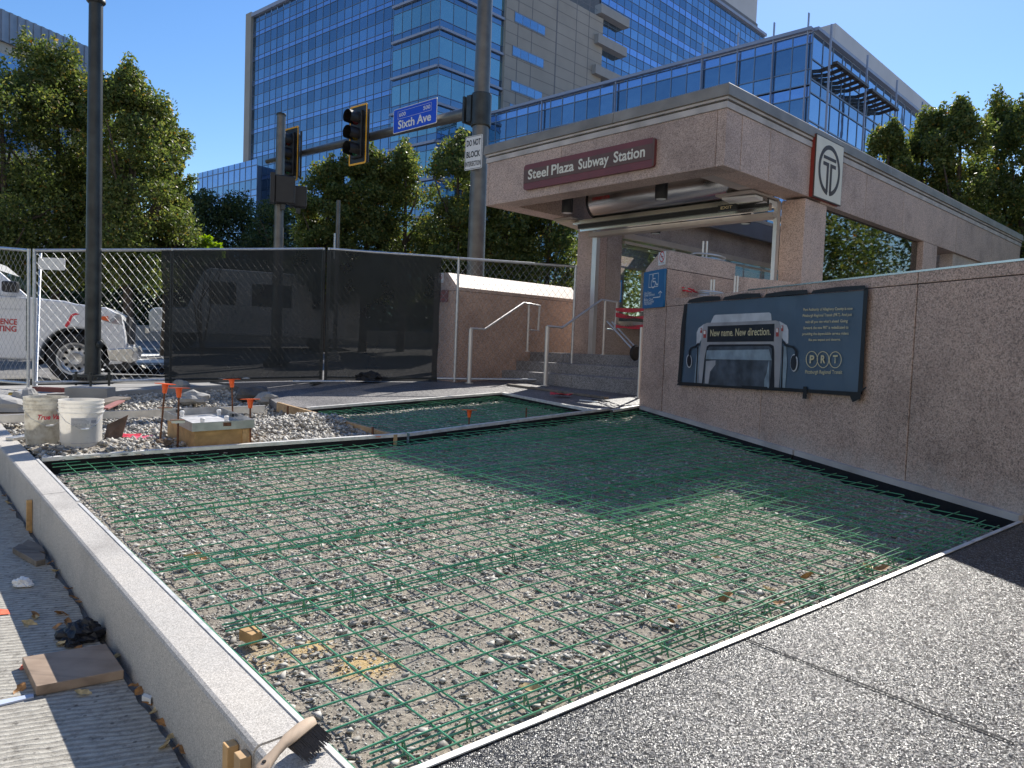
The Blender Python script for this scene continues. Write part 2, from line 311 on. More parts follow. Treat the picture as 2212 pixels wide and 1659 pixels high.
MT['dryleaf']=simple('dry_leaf',(.34,.17,.06),.7,0,.5,50); MT['dryleaf2']=simple('dry_leaf_pale',(.48,.36,.18),.7,0,.4,60)
# ------------------------------------------------------------------ mesh helpers
ORG={}
def tag(o,label=None,cat=None,group=None,kind=None):
    if label: o['label']=label
    if cat: o['category']=cat
    if group: o['group']=group
    if kind: o['kind']=kind
    return o
def thing(name,label,cat,loc=(0,0,0),group=None):
    o=bpy.data.objects.new(name,None); o.empty_display_size=.1; col.objects.link(o); o.location=[float(v) for v in loc]; ORG[o.name]=np.array(loc,float)
    return tag(o,label,cat,group)
class MB:
    def __init__(s,xf=None): s.v=[]; s.f=[]; s.m=[]; s.xf=xf; s.smooth=False; s.cur=0
    def add(s,vs,fs):
        n=len(s.v)
        for p in vs:
            if s.xf: p=s.xf(p)
            s.v.append((float(p[0]),float(p[1]),float(p[2])))
        for f in fs: s.f.append(tuple(i+n for i in f)); s.m.append(s.cur)
        return s
    def box(s,a,b):
        x0,y0,z0=[min(p,q) for p,q in zip(a,b)]; x1,y1,z1=[max(p,q) for p,q in zip(a,b)]
        return s.add([(x0,y0,z0),(x1,y0,z0),(x1,y1,z0),(x0,y1,z0),(x0,y0,z1),(x1,y0,z1),(x1,y1,z1),(x0,y1,z1)],
          [(0,3,2,1),(4,5,6,7),(0,1,5,4),(1,2,6,5),(2,3,7,6),(3,0,4,7)])
    def bar(s,p,q,w,h,up=(0,0,1)):
        p=np.array(p,float); q=np.array(q,float); d=unit(q-p); sx=np.cross(d,up); sx=unit(sx) if np.linalg.norm(sx)>1e-6 else np.array([1,0,0.]); uz=np.cross(sx,d)
        vs=[e+sx*a*w/2+uz*b*h/2 for e in (p,q) for a,b in ((-1,-1),(1,-1),(1,1),(-1,1))]
        return s.add(vs,[(0,1,2,3),(7,6,5,4),(0,4,5,1),(1,5,6,2),(2,6,7,3),(3,7,4,0)])
    def prism(s,poly,d):
        n=len(poly); d=np.array(d,float); vs=[np.array(p,float) for p in poly]; vs+= [p+d for p in vs]
        return s.add(vs,[tuple(range(n))[::-1],tuple(range(n,2*n))]+[(i,(i+1)%n,n+(i+1)%n,n+i) for i in range(n)])
    def tube(s,path,r,n=8,cap=True):
        path=[np.array(p,float) for p in path]; rs=r if isinstance(r,(list,tuple)) else [r]*len(path); vs=[];
        prev=None
        for i,p in enumerate(path):
            d=path[min(i+1,len(path)-1)]-path[max(i-1,0)]; d=unit(d)
            ref=np.array([0,0,1.]) if abs(d[2])<.9 else np.array([1.,0,0])
            if prev is not None: u=prev-d*(prev@d); u=unit(u)
            else: u=unit(np.cross(ref,d))
            prev=u; v=np.cross(d,u)
            for k in range(n):
                a=2*math.pi*k/n; vs.append(p+rs[i]*(u*math.cos(a)+v*math.sin(a)))
        fs=[(i*n+k,i*n+(k+1)%n,(i+1)*n+(k+1)%n,(i+1)*n+k) for i in range(len(path)-1) for k in range(n)]
        if cap: fs+=[tuple(range(n))[::-1],tuple(range((len(path)-1)*n,len(path)*n))]
        return s.add(vs,fs)
    def lathe(s,c,ax,prof,n=24,ref=None,cap=True):
        c=np.array(c,float); ax=unit(ax); ref=np.array([0,0,1.]) if abs(ax[2])<.9 else np.array([1.,0,0]); u=unit(np.cross(ref,ax)); v=np.cross(ax,u)
        vs=[c+ax*z+r*(u*math.cos(2*math.pi*k/n)+v*math.sin(2*math.pi*k/n)) for r,z in prof for k in range(n)]
        fs=[(i*n+k,i*n+(k+1)%n,(i+1)*n+(k+1)%n,(i+1)*n+k) for i in range(len(prof)-1) for k in range(n)]
        if cap and prof[0][0]>1e-4: fs.append(tuple(range(n))[::-1])
        if cap and prof[-1][0]>1e-4: fs.append(tuple(range((len(prof)-1)*n,len(prof)*n)))
        return s.add(vs,fs)
    def build(s,name,mats,parent=None,smooth=False,bevel=0):
        org=ORG.get(parent.name,np.zeros(3)) if parent else np.zeros(3)
        vs=[(a-org[0],b-org[1],c-org[2]) for a,b,c in s.v]
        me=bpy.data.meshes.new(name); me.from_pydata(vs,[],s.f)
        if not isinstance(mats,(list,tuple)): mats=[mats]
        for m in mats: me.materials.append(m)
        if len(mats)>1: me.polygons.foreach_set('material_index',s.m)
        if smooth: me.polygons.foreach_set('use_smooth',[True]*len(s.f))
        me.update()
        o=bpy.data.objects.new(name,me); col.objects.link(o)
        if parent: o.parent=parent
        ORG[o.name]=org
        if bevel:
            b=o.modifiers.new('bevel','BEVEL'); b.width=bevel; b.segments=2; b.limit_method='ANGLE'
        if smooth and not bevel:
            try: me.set_sharp_from_angle(angle=math.radians(40))
            except Exception: pass
        return o
def raw(name,V,Fc,mat,parent=None,per=4):
    """big mesh from numpy arrays"""
    org=ORG.get(parent.name,np.zeros(3)) if parent else np.zeros(3)
    me=bpy.data.meshes.new(name); nf=len(Fc)
    me.vertices.add(len(V)); me.vertices.foreach_set('co',(V-org).astype(np.float32).ravel())
    me.loops.add(nf*per); me.loops.foreach_set('vertex_index',Fc.astype(np.int32).ravel())
    me.polygons.add(nf); me.polygons.foreach_set('loop_start',np.arange(0,nf*per,per,dtype=np.int32)); me.polygons.foreach_set('loop_total',np.full(nf,per,dtype=np.int32))
    me.update(calc_edges=True); me.validate(); me.materials.append(mat)
    o=bpy.data.objects.new(name,me); col.objects.link(o)
    if parent: o.parent=parent
    ORG[o.name]=org
    return o
def text(body,mat,o,xd,yd,width=None,height=None,name='lettering',parent=None,bold=0,align='LEFT',shear=0,track=1.):
    """flat lettering as mesh: o = anchor, xd/yd unit directions, fitted to width and/or height (metres)"""
    cu=bpy.data.curves.new(name,'FONT'); cu.body=body; cu.size=1; cu.offset=bold; cu.shear=shear; cu.space_character=track; cu.resolution_u=3
    t=bpy.data.objects.new(name,cu); col.objects.link(t); dg=bpy.context.evaluated_depsgraph_get()
    me=bpy.data.meshes.new_from_object(t.evaluated_get(dg)); bpy.data.objects.remove(t)
    n=len(me.vertices); a=np.zeros(n*3); me.vertices.foreach_get('co',a); a=a.reshape(-1,3)
    mn=a.min(0); mx=a.max(0); w0=mx[0]-mn[0]; h0=mx[1]-mn[1]
    sx=sy=1
    if width: sx=width/w0
    if height: sy=height/h0
    if width and not height: sy=sx
    if height and not width: sx=sy
    x=(a[:,0]-mn[0])*sx; y=(a[:,1]-mn[1])*sy
    if align=='CENTER': x-=w0*sx/2
    org=ORG.get(parent.name,np.zeros(3)) if parent else np.zeros(3)
    P=np.array(o)[None,:]+x[:,None]*np.array(xd)[None,:]+y[:,None]*np.array(yd)[None,:]-org
    me.vertices.foreach_set('co',P.ravel()); me.materials.clear(); me.materials.append(mat); me.update()
    ob=bpy.data.objects.new(name,me); col.objects.link(ob)
    if parent: ob.parent=parent
    ORG[ob.name]=org
    return ob
def copy_tree(o,parent=None):
    c=o.copy(); col.objects.link(c)
    if parent: c.parent=parent
    for ch in list(o.children): copy_tree(ch,c)
    return c
def n2(x,y,s=1.,seed=0.): return mnoise.noise(Vector((x*s+seed,y*s-seed,seed*1.7)))
def inpoly(P,poly):
    x,y=P[:,0],P[:,1]; r=np.zeros(len(P),bool); n=len(poly)
    for i in range(n):
        x0,y0=poly[i][:2]; x1,y1=poly[(i+1)%n][:2]
        if y0==y1: continue
        c=((y0>y)!=(y1>y))&(x<(x1-x0)*(y-y0)/(y1-y0)+x0); r^=c
    return r
def struct(o): o['kind']='structure'; return o
# ================================================================== GROUND
def sheet(name,pts,h,mat,th=0):
    mb=MB(); top=[(p[0],p[1],zp(p[0],p[1],h)) for p in pts]
    if th: mb.prism([(p[0],p[1],p[2]-th) for p in top],(0,0,th))
    else: mb.add(top,[tuple(range(len(top)))])
    return struct(mb.build(name,mat))
HR=-.29
sheet('street',[(-400,-60),(400,-60),(400,420),(-400,420)],HR,MT['asphalt'])
# kerb line in plan
K0=G(82,993); K1=G(733,1632); kd=flat(K1-K0); kn=np.array([-kd[1],kd[0],0])      # kn points to the bed side
if kn@(G(1200,1200)-K0)<0: kn=-kn
def kpt(t,off,h): p=K0+kd*t+kn*off; return np.array([p[0],p[1],zp(p[0],p[1],h)])
tA=(G(87,1069)-K0)@kd; tB=(G(550,1614)-K0)@kd
kw=abs((G(87,1069)-K0)@kn)
mbk=MB()
for t0,t1 in ((-9.,-5.2),(-5.2,-2.6),(-2.6,tA-.004),(tA+.004,tB-.005),(tB+.005,tB+2.6)):
    b=.014
    prof=[(-kw,HR-.05),(-kw,-b),(-kw+b*.35,-b*.35),(-kw+b,0),(-.008,0),(0,-.008),(0,HR-.05)]
    A=[kpt(t0,o,h) for o,h in prof]; B=[kpt(t1,o,h) for o,h in prof]; n=len(A)
    mbk.add(A+B,[(i,(i+1)%n,n+(i+1)%n,n+i) for i in range(n)]+[tuple(range(n))[::-1],tuple(range(n,2*n))])
struct(mbk.build('kerb',MT['granite_kerb']))
# grooved concrete road beside the kerb with a broken edge
pts=[]
t=-9.
while t<6: pts.append(K0+kd*t-kn*(kw+.028+.016*n2(t,0,5,3)+.01*n2(t,1,23,5))); t+=.035
pts+=[K0+kd*6-kn*5,K0-kd*9-kn*5]
sheet('road',[tuple(p[:2]) for p in pts],HR+.02,MT['road'],.03)
# polygons in plan
bed=[G(82,990),G(800,1698),G(2201,1125),G(1384,876),G(1318,882),G(922,931),G(880,937),G(461,965)]
bed2=[G(663,881),G(1083,848),G(1272,885),G(1318,882),G(922,931),G(845,938)]
FL=[G(-60,820),G(62,836),G(693,823),G(1233,829)]     # foot line of the site fence
W0=G(1386,878); W1=G(2212,1117); wd=flat(W1-W0); wn=unit(np.cross(wd,UP))  # banner wall, wn faces the bed
def xyz(p,h=0): return (p[0],p[1],zp(p[0],p[1],h))
# near pavement (exposed aggregate)
cN=G(800,1698); cR=G(2201,1125); dN=flat(cR-cN)
kEnd=cN+kd*6
sheet('near_pavement',[tuple(cN[:2]),tuple(cR[:2]+0*cN[:2]),tuple((cR+wd*8+dN*.1)[:2]),tuple((kEnd+wd*2)[:2]),tuple(kEnd[:2])],-.004,MT['aggregate'],.25)
mb=MB()   # control joint
a=G(1605,1379); b2=G(2190,1606)
mb.prism([xyz(a,.0),xyz(b2,.0),xyz(b2+kn*.006,.0),xyz(a+kn*.006,.0)],(0,0,.0015)); struct(mb.build('pavement_joint',MT['felt']))
# far plaza slab: dark paving right of the dig, up to and past the fence
edge=[G(498,829),G(520,838),G(548,846),G(560,856),G(585,862),G(601,873),G(663,881)]
pl=[tuple(p[:2]) for p in edge]+[tuple(p[:2]) for p in (G(1083,848),G(1272,885),G(1318,882),G(1384,876))]
pl+=[(3.0,9.3),(14,14),(14,26),(-1.0,26),(-2.2,12.4),(-4.6,11.2)]
sheet('plaza',pl,-.002,MT['plaza'],.2)
# strip of pavement under and behind the left part of the fence
sheet('sidewalk',[tuple((p)[:2]) for p in (G(-150,838),G(62,848),G(300,838),G(498,829))]+[(-4.6,11.2),(-6.2,10.55),(-9,9.3)],-.03,MT['concrete'],.2)
# crosswalk bars far behind the truck
for i,(y0,y1) in enumerate(((751,756),(763,769),(776,783),(792,801))):
    sheet('crosswalk_marking',[tuple(G(px,py,HR)[:2]) for px,py in ((236-6*i,y0),(372,y0+1),(372,y1+1),(228-6*i,y1))],HR+.005,MT['paintw'])
# ---- gravel surfaces
def gravel(name,poly,hf,step,mat=MT['gravel'],grow=.05):
    P=np.array([p[:2] for p in poly]); c=P.mean(0)
    x0,y0=P.min(0)-.1; x1,y1=P.max(0)+.1
    nx=int((x1-x0)/step)+1; ny=int((y1-y0)/step)+1
    X,Y=np.meshgrid(np.linspace(x0,x1,nx),np.linspace(y0,y1,ny)); pts=np.stack([X.ravel(),Y.ravel()],1)
    ins=inpoly(pts,[tuple(c+(p-c)*(1+grow/np.linalg.norm(p-c))) for p in P])
    Z=np.array([zp(x,y)+hf(x,y) if k else 0 for (x,y),k in zip(pts,ins)])
    idx=np.arange(nx*ny).reshape(ny,nx); q=np.stack([idx[:-1,:-1],idx[:-1,1:],idx[1:,1:],idx[1:,:-1]],-1).reshape(-1,4)
    q=q[ins[q].all(1)]
    used=np.unique(q); mp=-np.ones(nx*ny,int); mp[used]=np.arange(len(used))
    o=raw(name,np.column_stack([pts[used],Z[used]]),mp[q],mat); o.data.polygons.foreach_set('use_smooth',[True]*len(o.data.polygons)); return struct(o)
def hbed(x,y): return -.115+.018*n2(x,y,2.2,1)+.010*n2(x,y,9,2)+.006*n2(x,y,31,3)
gravel('gravel_bed',bed,hbed,.03); gravel('gravel_bed_far',bed2,hbed,.06)
pitpoly=[G(82,990),G(461,965),G(845,938),G(663,881),G(601,873),G(560,856),G(520,838),G(498,829),G(300,838),G(62,848),G(-150,838),K0-kd*4.5]
mnd=G(655,908,.0); m2=G(500,930); pit2=G(470,880); b1=G(160,965)
def hpit(x,y):
    h=-.10+.05*n2(x,y,1.3,7)+.025*n2(x,y,5,8)+.012*n2(x,y,17,9)
    g=lambda c,r,a: a*math.exp(-((x-c[0])**2+(y-c[1])**2)/r**2)
    h+=g(mnd,.55,.14)+g(m2,.6,.04)-g(pit2,.6,.12)
    d=abs((x-b1[0])*kn[0]+(y-b1[1])*kn[1])
    return h+g(b1,.9,.10)
gravel('dug_ground',pitpoly,hpit,.05)
def stones(name,poly,hf,n,r0,r1,label,den=None,up=.25,sq=.55):
    P=np.array([p[:2] for p in poly]); lo=P.min(0); hi=P.max(0); pts=np.zeros((0,2))
    while len(pts)<n:
        q=rng.uniform(lo,hi,(n*2,2)); q=q[inpoly(q,[tuple(p) for p in P])]
        if den is not None:
            k=np.array([den(x,y) for x,y in q]); q=q[rng.uniform(size=len(q))<k]
        pts=np.vstack([pts,q])
    pts=pts[:n]
    r=r0*(r1/r0)**(rng.uniform(size=n)**2.2)
    z=np.array([zp(x,y)+hf(x,y) for x,y in pts])+r*up
    base=np.array([(1,0,0),(-1,0,0),(0,1,0),(0,-1,0),(0,0,1),(0,0,-1)],float)
    fc=np.array([(0,2,4),(2,1,4),(1,3,4),(3,0,4),(2,0,5),(1,2,5),(3,1,5),(0,3,5)])
    sc3=np.stack([rng.uniform(.8,1.35,n),rng.uniform(.6,1.,n),rng.uniform(.35,.8,n)*sq*1.6],1)
    V=base[None]*sc3[:,None,:]*r[:,None,None]*rng.uniform(.75,1.25,(n,6,1))
    V+=rng.normal(0,.16,(n,6,3))*r[:,None,None]
    a=rng.uniform(0,6.28,n); t=rng.normal(0,.35,n)
    ct,st=np.cos(t),np.sin(t); x=V[...,0].copy(); zz=V[...,2].copy(); V[...,0]=x*ct[:,None]+zz*st[:,None]; V[...,2]=-x*st[:,None]+zz*ct[:,None]
    ca,sa=np.cos(a),np.sin(a); x=V[...,0].copy(); y=V[...,1].copy(); V[...,0]=x*ca[:,None]-y*sa[:,None]; V[...,1]=x*sa[:,None]+y*ca[:,None]
    V[...,0]+=pts[:,0:1]; V[...,1]+=pts[:,1:2]; V[...,2]+=z[:,None]
    Fc=(fc[None]+6*np.arange(n)[:,None,None]).reshape(-1,3)
    o=raw(name,V.reshape(-1,3),Fc,MT['stone'],per=3); tag(o,label,'gravel',kind='stuff'); return o
def den1(x,y): return .25+.75*max(0,min(1,.5+1.6*n2(x,y,1.7,11)))
shr=[p+(np.mean(bed,0)-p)*.01 for p in bed]
stones('crushed_stone',shr,hbed,26000,.006,.024,'loose grey crushed stone spread in the large rebar bed',den1,sq=.38)
stones('stone_chips',shr,hbed,120000,.003,.0090,'fine stone chips covering the floor of the large rebar bed',None,sq=.42)
stones('crushed_stone',bed2,hbed,3500,.01,.028,'loose grey crushed stone in the small far rebar bed')
def den2(x,y):
    d=math.hypot(x-mnd[0],y-mnd[1]); return 1 if d<1.3 else .55
stones('crushed_stone',pitpoly,hpit,24000,.007,.032,'heaped grey limestone gravel in the dug-up corner by the buckets',den2,up=.5,sq=.8)
# ---- edge trims round the beds (white metal angle, black felt under it)
def trim(px,name,label,w=.022,drop=.13,inward=None,end=.0,h=.004):
    pts=[G(*p) for p in px]; root=thing(name,label,'edge trim',xyz(pts[0],0)); mb=MB(); mf=MB()
    for a,b in zip(pts[:-1],pts[1:]):
        d=flat(b-a); n=np.array([-d[1],d[0],0]);
        if n@(np.array(inward)-a)<0: n=-n
        a=a+d*end; b=b-d*end
        q=[xyz(a-n*w,h),xyz(b-n*w,h),xyz(b+n*.001,h),xyz(a+n*.001,h)]
        mb.prism([(x,y,z-.004) for x,y,z in q],(0,0,.004))
        mb.prism([xyz(a,h-.028),xyz(b,h-.028),xyz(b+n*.004,h-.028),xyz(a+n*.004,h-.028)],(0,0,.0235))
        mf.prism([xyz(a-n*.006,h-drop),xyz(b-n*.006,h-drop),xyz(b+n*.003,h-drop),xyz(a+n*.003,h-drop)],(0,0,drop-.029))
    mb.build('metal_angle',MT['trim'],root); mf.build('felt_strip',MT['felt'],root); return root
cbed=np.mean(bed,0); cb2=G(1000,890)
trim([(82,991),(172,1083)],'edge_trim','short white metal trim along the kerb at the far left corner of the bed',.014,inward=cbed,end=.004)
trim([(174,1087),(800,1698)],'edge_trim','long white metal trim running beside the granite kerb',.014,inward=cbed,end=.004)
trim([(806,1695),(1764,1308)],'edge_trim','white metal trim dividing the rebar bed from the sparkling pavement, nearer piece',.02,inward=cbed)
trim([(1768,1306.5),(2201,1126)],'edge_trim','white metal trim dividing the rebar bed from the pavement, piece ending at the wall',.02,inward=cbed)
trim([(90,990),(461,965),(879,937)],'edge_trim','wide aluminium strip between the buckets and the rebar bed',.045,inward=cbed)
trim([(885,936.5),(1318,882)],'edge_trim','aluminium strip between the large and the small rebar bed',.045,inward=cbed)
trim([(1325,886),(1383,876)],'edge_trim','short aluminium strip by the corner of the banner wall',.045,inward=cbed)
trim([(663,881),(1083,848)],'edge_trim','aluminium strip along the far side of the small rebar bed',.045,inward=cb2)
trim([(1083,848),(1272,885)],'edge_trim','aluminium strip along the right side of the small rebar bed',.045,inward=cb2)
# wall foot ledge (white strip under the banner wall)
mb=MB(); mf=MB(); root=thing('edge_trim','long pale ledge strip along the foot of the banner wall','edge trim',xyz(W0))
for u0,u1 in ((.02,3.05),(3.07,5.13)):
    a=W0+wd*u0+wn*.002; b=W0+wd*u1+wn*.002
    mb.prism([xyz(a,-.03),xyz(b,-.03),xyz(b+wn*.035,-.03),xyz(a+wn*.035,-.03)],(0,0,.042))
    mf.prism([xyz(a,-.15),xyz(b,-.15),xyz(b+wn*.04,-.15),xyz(a+wn*.04,-.15)],(0,0,.119))
mb.build('ledge',MT['mould'],root); mf.build('felt_strip',MT['felt'],root)
# ================================================================== REBAR
def mat_mesh(name,label,poly,sp,h,seed,rot=0.,ph=0.,r=.0027,amp=.012,lim=None):
    """welded mesh: bars along EC and along EH clipped to poly"""
    e1=flat(EC); e2=flat(EH); c=math.cos(rot); s=math.sin(rot)
    e1=np.array([e1[0]*c-e1[1]*s,e1[0]*s+e1[1]*c,0]); e2=np.array([e2[0]*c-e2[1]*s,e2[0]*s+e2[1]*c,0])
    P=[np.array(p[:2]) for p in poly]; mb=MB()
    def zz(x,y,lay): return zp(x,y,h+amp*n2(x,y,1.1,seed)+amp*.5*n2(x,y,3.1,seed+2)+lay)
    for ax,oth,lay in ((e1,e2,0.),(e2,e1,.0072)):
        A=np.array([ax[:2],oth[:2]]).T; inv=np.linalg.inv(A)
        uv=[inv@p for p in P]; vmin=min(q[1] for q in uv); vmax=max(q[1] for q in uv)
        v=math.floor(vmin/sp)*sp+ph
        while v<vmax:
            xs=[]
            for i in range(len(uv)):
                a,b=uv[i],uv[(i+1)%len(uv)]
                if (a[1]>v)!=(b[1]>v): xs.append(a[0]+(b[0]-a[0])*(v-a[1])/(b[1]-a[1]))
            xs.sort()
            for u0,u1 in zip(xs[::2],xs[1::2]):
                u0+=.03+random.uniform(-.02,.03); u1-=.03+random.uniform(-.02,.03)
                if u1-u0<.15: continue
                n=max(2,int((u1-u0)/.16)); path=[]
                wob=random.uniform(-.004,.004)
                for k in range(n+1):
                    u=u0+(u1-u0)*k/n; q=A@np.array([u,v]); q=q+oth[:2]*(.007*n2(u,v,.9,seed+5)+wob)
                    path.append((q[0],q[1],zz(q[0],q[1],lay)))
                mb.tube(path,r,6)
            v+=sp*(1+random.uniform(-.02,.02))
    o=mb.build(name,MT['rebar'],smooth=True); tag(o,label,'rebar mesh',group='green epoxy coated rebar mats'); return o
bi=[p+(cbed-p)/np.linalg.norm(cbed-p)*.035 for p in bed]
eh=flat(EH); ec=flat(EC)
mat_mesh('rebar_mesh','main green rebar mat covering the large gravel bed from kerb to wall',bi,.132,-.052,1.,r=.0032)
# second mats overlapping towards the wall
qa=G(840,960,-.05); qb=G(1340,905,-.05); qc=G(1960,1180,-.05); qd=G(1180,1075,-.05); 
mat_mesh('rebar_mesh','second green rebar mat overlapping the far right half of the large bed',[qa,qd,G(1500,1230,-.05),G(1985,1150,-.05),qb],.2,-.036,4.,.035,.06,amp=.018)
mat_mesh('rebar_mesh','tilted green rebar mat lying across the middle right of the large bed',[G(1010,1170,-.05),G(1430,1380,-.05),G(1940,1195,-.05),G(1560,1075,-.05)],.16,-.022,9.,-.10,.03,amp=.022)
cb=np.mean(bed2,0); mat_mesh('rebar_mesh','green rebar mat in the small far bed beside the plaza',[p+(cb-p)*.03 for p in bed2],.12,-.045,3.)
mat_mesh('rebar_mesh','upper green rebar mat in the small far bed, turned slightly',[G(830,905),G(1090,862),G(1230,885),G(960,918)],.2,-.03,6.,.12)
# slab bolsters: three parallel wires with feet, across the bed
def bolster(a,b,label):
    a=np.array(a);b=np.array(b); d=flat(b-a); n=np.array([-d[1],d[0],0]); L=np.linalg.norm((b-a)[:2]); mb=MB()
    for off,hh in ((-.014,-.075),(.014,-.075),(0,-.046)):
        k=max(2,int(L/.3)); mb.tube([xyz(a+d*L*i/k+n*(off+.006*n2(i,off*9,.7,3)),hh+.006*n2(i,0,.8,5)) for i in range(k+1)],.0033,6)
    t=.1
    while t<L:
        q=a+d*t
        for off in (-.016,.016): mb.tube([xyz(q+n*off+d*.01,-.10),xyz(q+n*off*.4,-.052),xyz(q,-.045)],.003,5)
        t+=.21
    o=mb.build('slab_bolster',MT['rebar'],smooth=True); tag(o,label,'rebar support','green wire bolsters under the rebar mats')
tr_=lambda x: (x,993+.982*(x-82))
def across(x,y,frac): 
    a=G(x,y,-.05)+eh*.05; b=a.copy()
    # walk along eh until the near trim / wall
    P=[tuple(p[:2]) for p in bi]; t=0
    while inpoly(np.array([(b+eh*.1)[:2]]),P)[0] and t<6: b=b+eh*.1; t+=.1
    return a,a+(b-a)*frac
for (x,y,f,lb) in ((760,1645,1.,'green wire bolster nearest the camera, along the white pavement trim'),(452,1345,.95,'green wire bolster crossing the bed in front of the wood block'),
                 (330,1222,1.,'green wire bolster crossing the middle of the large bed'),(225,1120,1.,'green wire bolster crossing the far left of the large bed'),(150,1050,.95,'green wire bolster nearest the aluminium strip by the buckets')):
    a,b=across(x,y,f); bolster(a,b,lb)
bolster(G(1180,1640,-.05),G(1900,1320,-.05),'green wire bolster beside the pavement trim near the leaves')
# ================================================================== BANNER WALL (right)
WZ=2.115
def WP(u,z,o=0.): p=W0+wd*u+wn*o; return np.array([p[0],p[1],z])
def onW(px,py):
    p=vplane(W0,wd,px,py); return (p-W0)@wd,p[2]
t=thing('granite_wall','long pink granite retaining wall carrying the bus banner','wall',WP(2,.5))
thk=.32; joints=[.54,2.50,4.24,5.9,8.0]
for i,(u0,u1) in enumerate(zip(joints[:-1],joints[1:])):
    for z0,z1,nm in ((.2,WZ-.083,'wall_slab'),(WZ-.078,WZ,'coping_slab')):
        mb=MB(lambda p:WP(p[0],p[2],p[1]))
        mb.box((u0+.004,-thk,z0),(u1-.004,0 if nm=='wall_slab' else .003,z1)); mb.build(nm,MT['granite'],t,bevel=.004)
mb=MB(lambda p:WP(p[0],p[2],p[1])); mb.box((.55,-thk+.02,.2),(7.9,-.012,WZ-.01)); mb.build('joint_fill',MT['felt'],t)
mb=MB(lambda p:WP(p[0],p[2],p[1])); mb.box((2.2,-.16,WZ+.0005),(7.9,.006,WZ+.014)); mb.build('cap_flashing',MT['steel_b'],t)
# banner
BP=lambda cx_,cy_,o=0.: (lambda uz: WP(uz[0],uz[1],o))(onW(1474.7+.19274*cx_,610.6+.19274*cy_))
bn=thing('banner','dark blue transit banner with a silver bus front, taped to the granite wall','banner',BP(1000,650,.02))
def wav(u,z): return .022+.008*n2(u,z,2.2,4)+.004*n2(u,z,7,5)
def banquad(name,corners,mat,o,nx=2,nz=2,par=bn,wave=False):
    mb=MB(); V=[];Fs=[]
    for j in range(nz+1):
        for i in range(nx+1):
            a=i/nx;b=j/nz; p=(1-a)*(1-b)*corners[0]+a*(1-b)*corners[1]+a*b*corners[2]+(1-a)*b*corners[3]
            u=(p-W0)@wd; off=wav(u,p[2])+o
            q=W0+wd*u+wn*off; V.append((q[0],q[1],p[2]))
    for j in range(nz):
        for i in range(nx): k=j*(nx+1)+i; Fs.append((k,k+1,k+nx+2,k+nx+1))
    mb.add(V,Fs); return mb.build(name,mat,par,smooth=True)
m_b=simple('banner_vinyl',(.075,.115,.16),.36,0,.15,1.2,.6,3.2,spec=.6)
banquad('vinyl_sheet',[BP(75,235),BP(2085,85),BP(2005,1232),BP(0,1118)],m_b,0,60,24)
def BF(name,poly,mat,o):
    """flat printed shape on the banner, finely cut so that it follows the waves"""
    V=[]; 
    for c in poly:
        p=BP(*c); u=(p-W0)@wd; q=W0+wd*u+wn*(wav(u,p[2])+o); V.append((q[0],q[1],p[2]))
    mb=MB(); mb.add(V,[tuple(range(len(V)))]); mb.build(name,mat,bn)
def seg(a,b,n): return [(a[0]+(b[0]-a[0])*i/n,a[1]+(b[1]-a[1])*i/n) for i in range(n)]
silver=simple('print_silver',(.36,.34,.34),.45,0,.25,3.5); silv2=simple('print_silver_light',(.56,.56,.57),.45,0,.2,5); prk=simple('print_dark',(.012,.014,.02),.4,0,.3,6)
prg=simple('print_windscreen',(.075,.09,.11),.35,0,.5,7); prl=simple('print_pale_blue',(.26,.32,.36),.4,0,.3,7); amb=simple('print_cream',(.62,.52,.30),.5,0,.05,5); prr=simple('print_red',(.4,.06,.05),.5); pro=simple('print_white',(.72,.66,.6),.5)
BF('bus_roof',[(335,452),(372,372),(390,362),(1000,335),(1022,350),(1028,425)],silv2,.004)
BF('bus_shoulder',[(265,465),(205,510),(185,560),(180,690),(205,690),(255,600)],silv2,.004)
BF('bus_shoulder',[(1115,432),(1195,480),(1212,530),(1215,680),(1190,690),(1130,600)],silv2,.004)
BF('bus_body',[(262,470),(300,452),(1080,425),(1118,440),(1145,560),(1140,760),(1110,1190),(205,1138),(220,760),(240,600)],silver,.006)
BF('bus_side_window',[(190,720),(222,715),(200,1130),(150,1130),(172,900)],prl,.005); BF('bus_side_window',[(1145,715),(1195,710),(1205,900),(1180,1190),(1125,1190),(1135,900)],prl,.005)
BF('bus_side_seal',[(192,720),(206,718),(186,1130),(172,1130)],prk,.008); BF('bus_side_seal',[(1150,715),(1166,714),(1150,1190),(1132,1190)],prk,.008)
BF('destination_display',[(308,490),(1064,462),(1056,660),(302,666)],prk,.009)
BF('bus_windscreen_seal',[(300,715),(330,695),(1020,690),(1055,712),(1062,760),(1060,1185),(248,1140),(275,850)],prk,.009)
BF('bus_windscreen',[(318,735),(345,718),(1005,712),(1038,740),(1040,870),(1010,1185),(268,1140),(292,860)],prg,.012)
BF('bus_sun_visor',[(305,760),(1010,750),(1040,872),(295,858)],prl,.015)
BF('bus_reflection',[(300,880),(405,872),(395,1140),(285,1130)],silver,.014); BF('bus_reflection',[(835,880),(925,875),(915,1175),(855,1172)],silver,.014); BF('bus_reflection',[(960,880),(1010,876),(1005,1182),(950,1180)],prl,.014)
for s_ in ((262,535,292,620),(1078,510,1110,605),(228,510,248,565),(1138,480,1158,545)):
    x0,y0,x1,y1=s_; BF('marker_lamp',[(x0,y0),(x1,y0),(x1,y1),(x0,y1)],prr,.009); BF('marker_lamp',[(x0+5,y0+5),(x1-5,y0+5),(x1-5,(y0+y1)/2),(x0+5,(y0+y1)/2)],pro,.011)
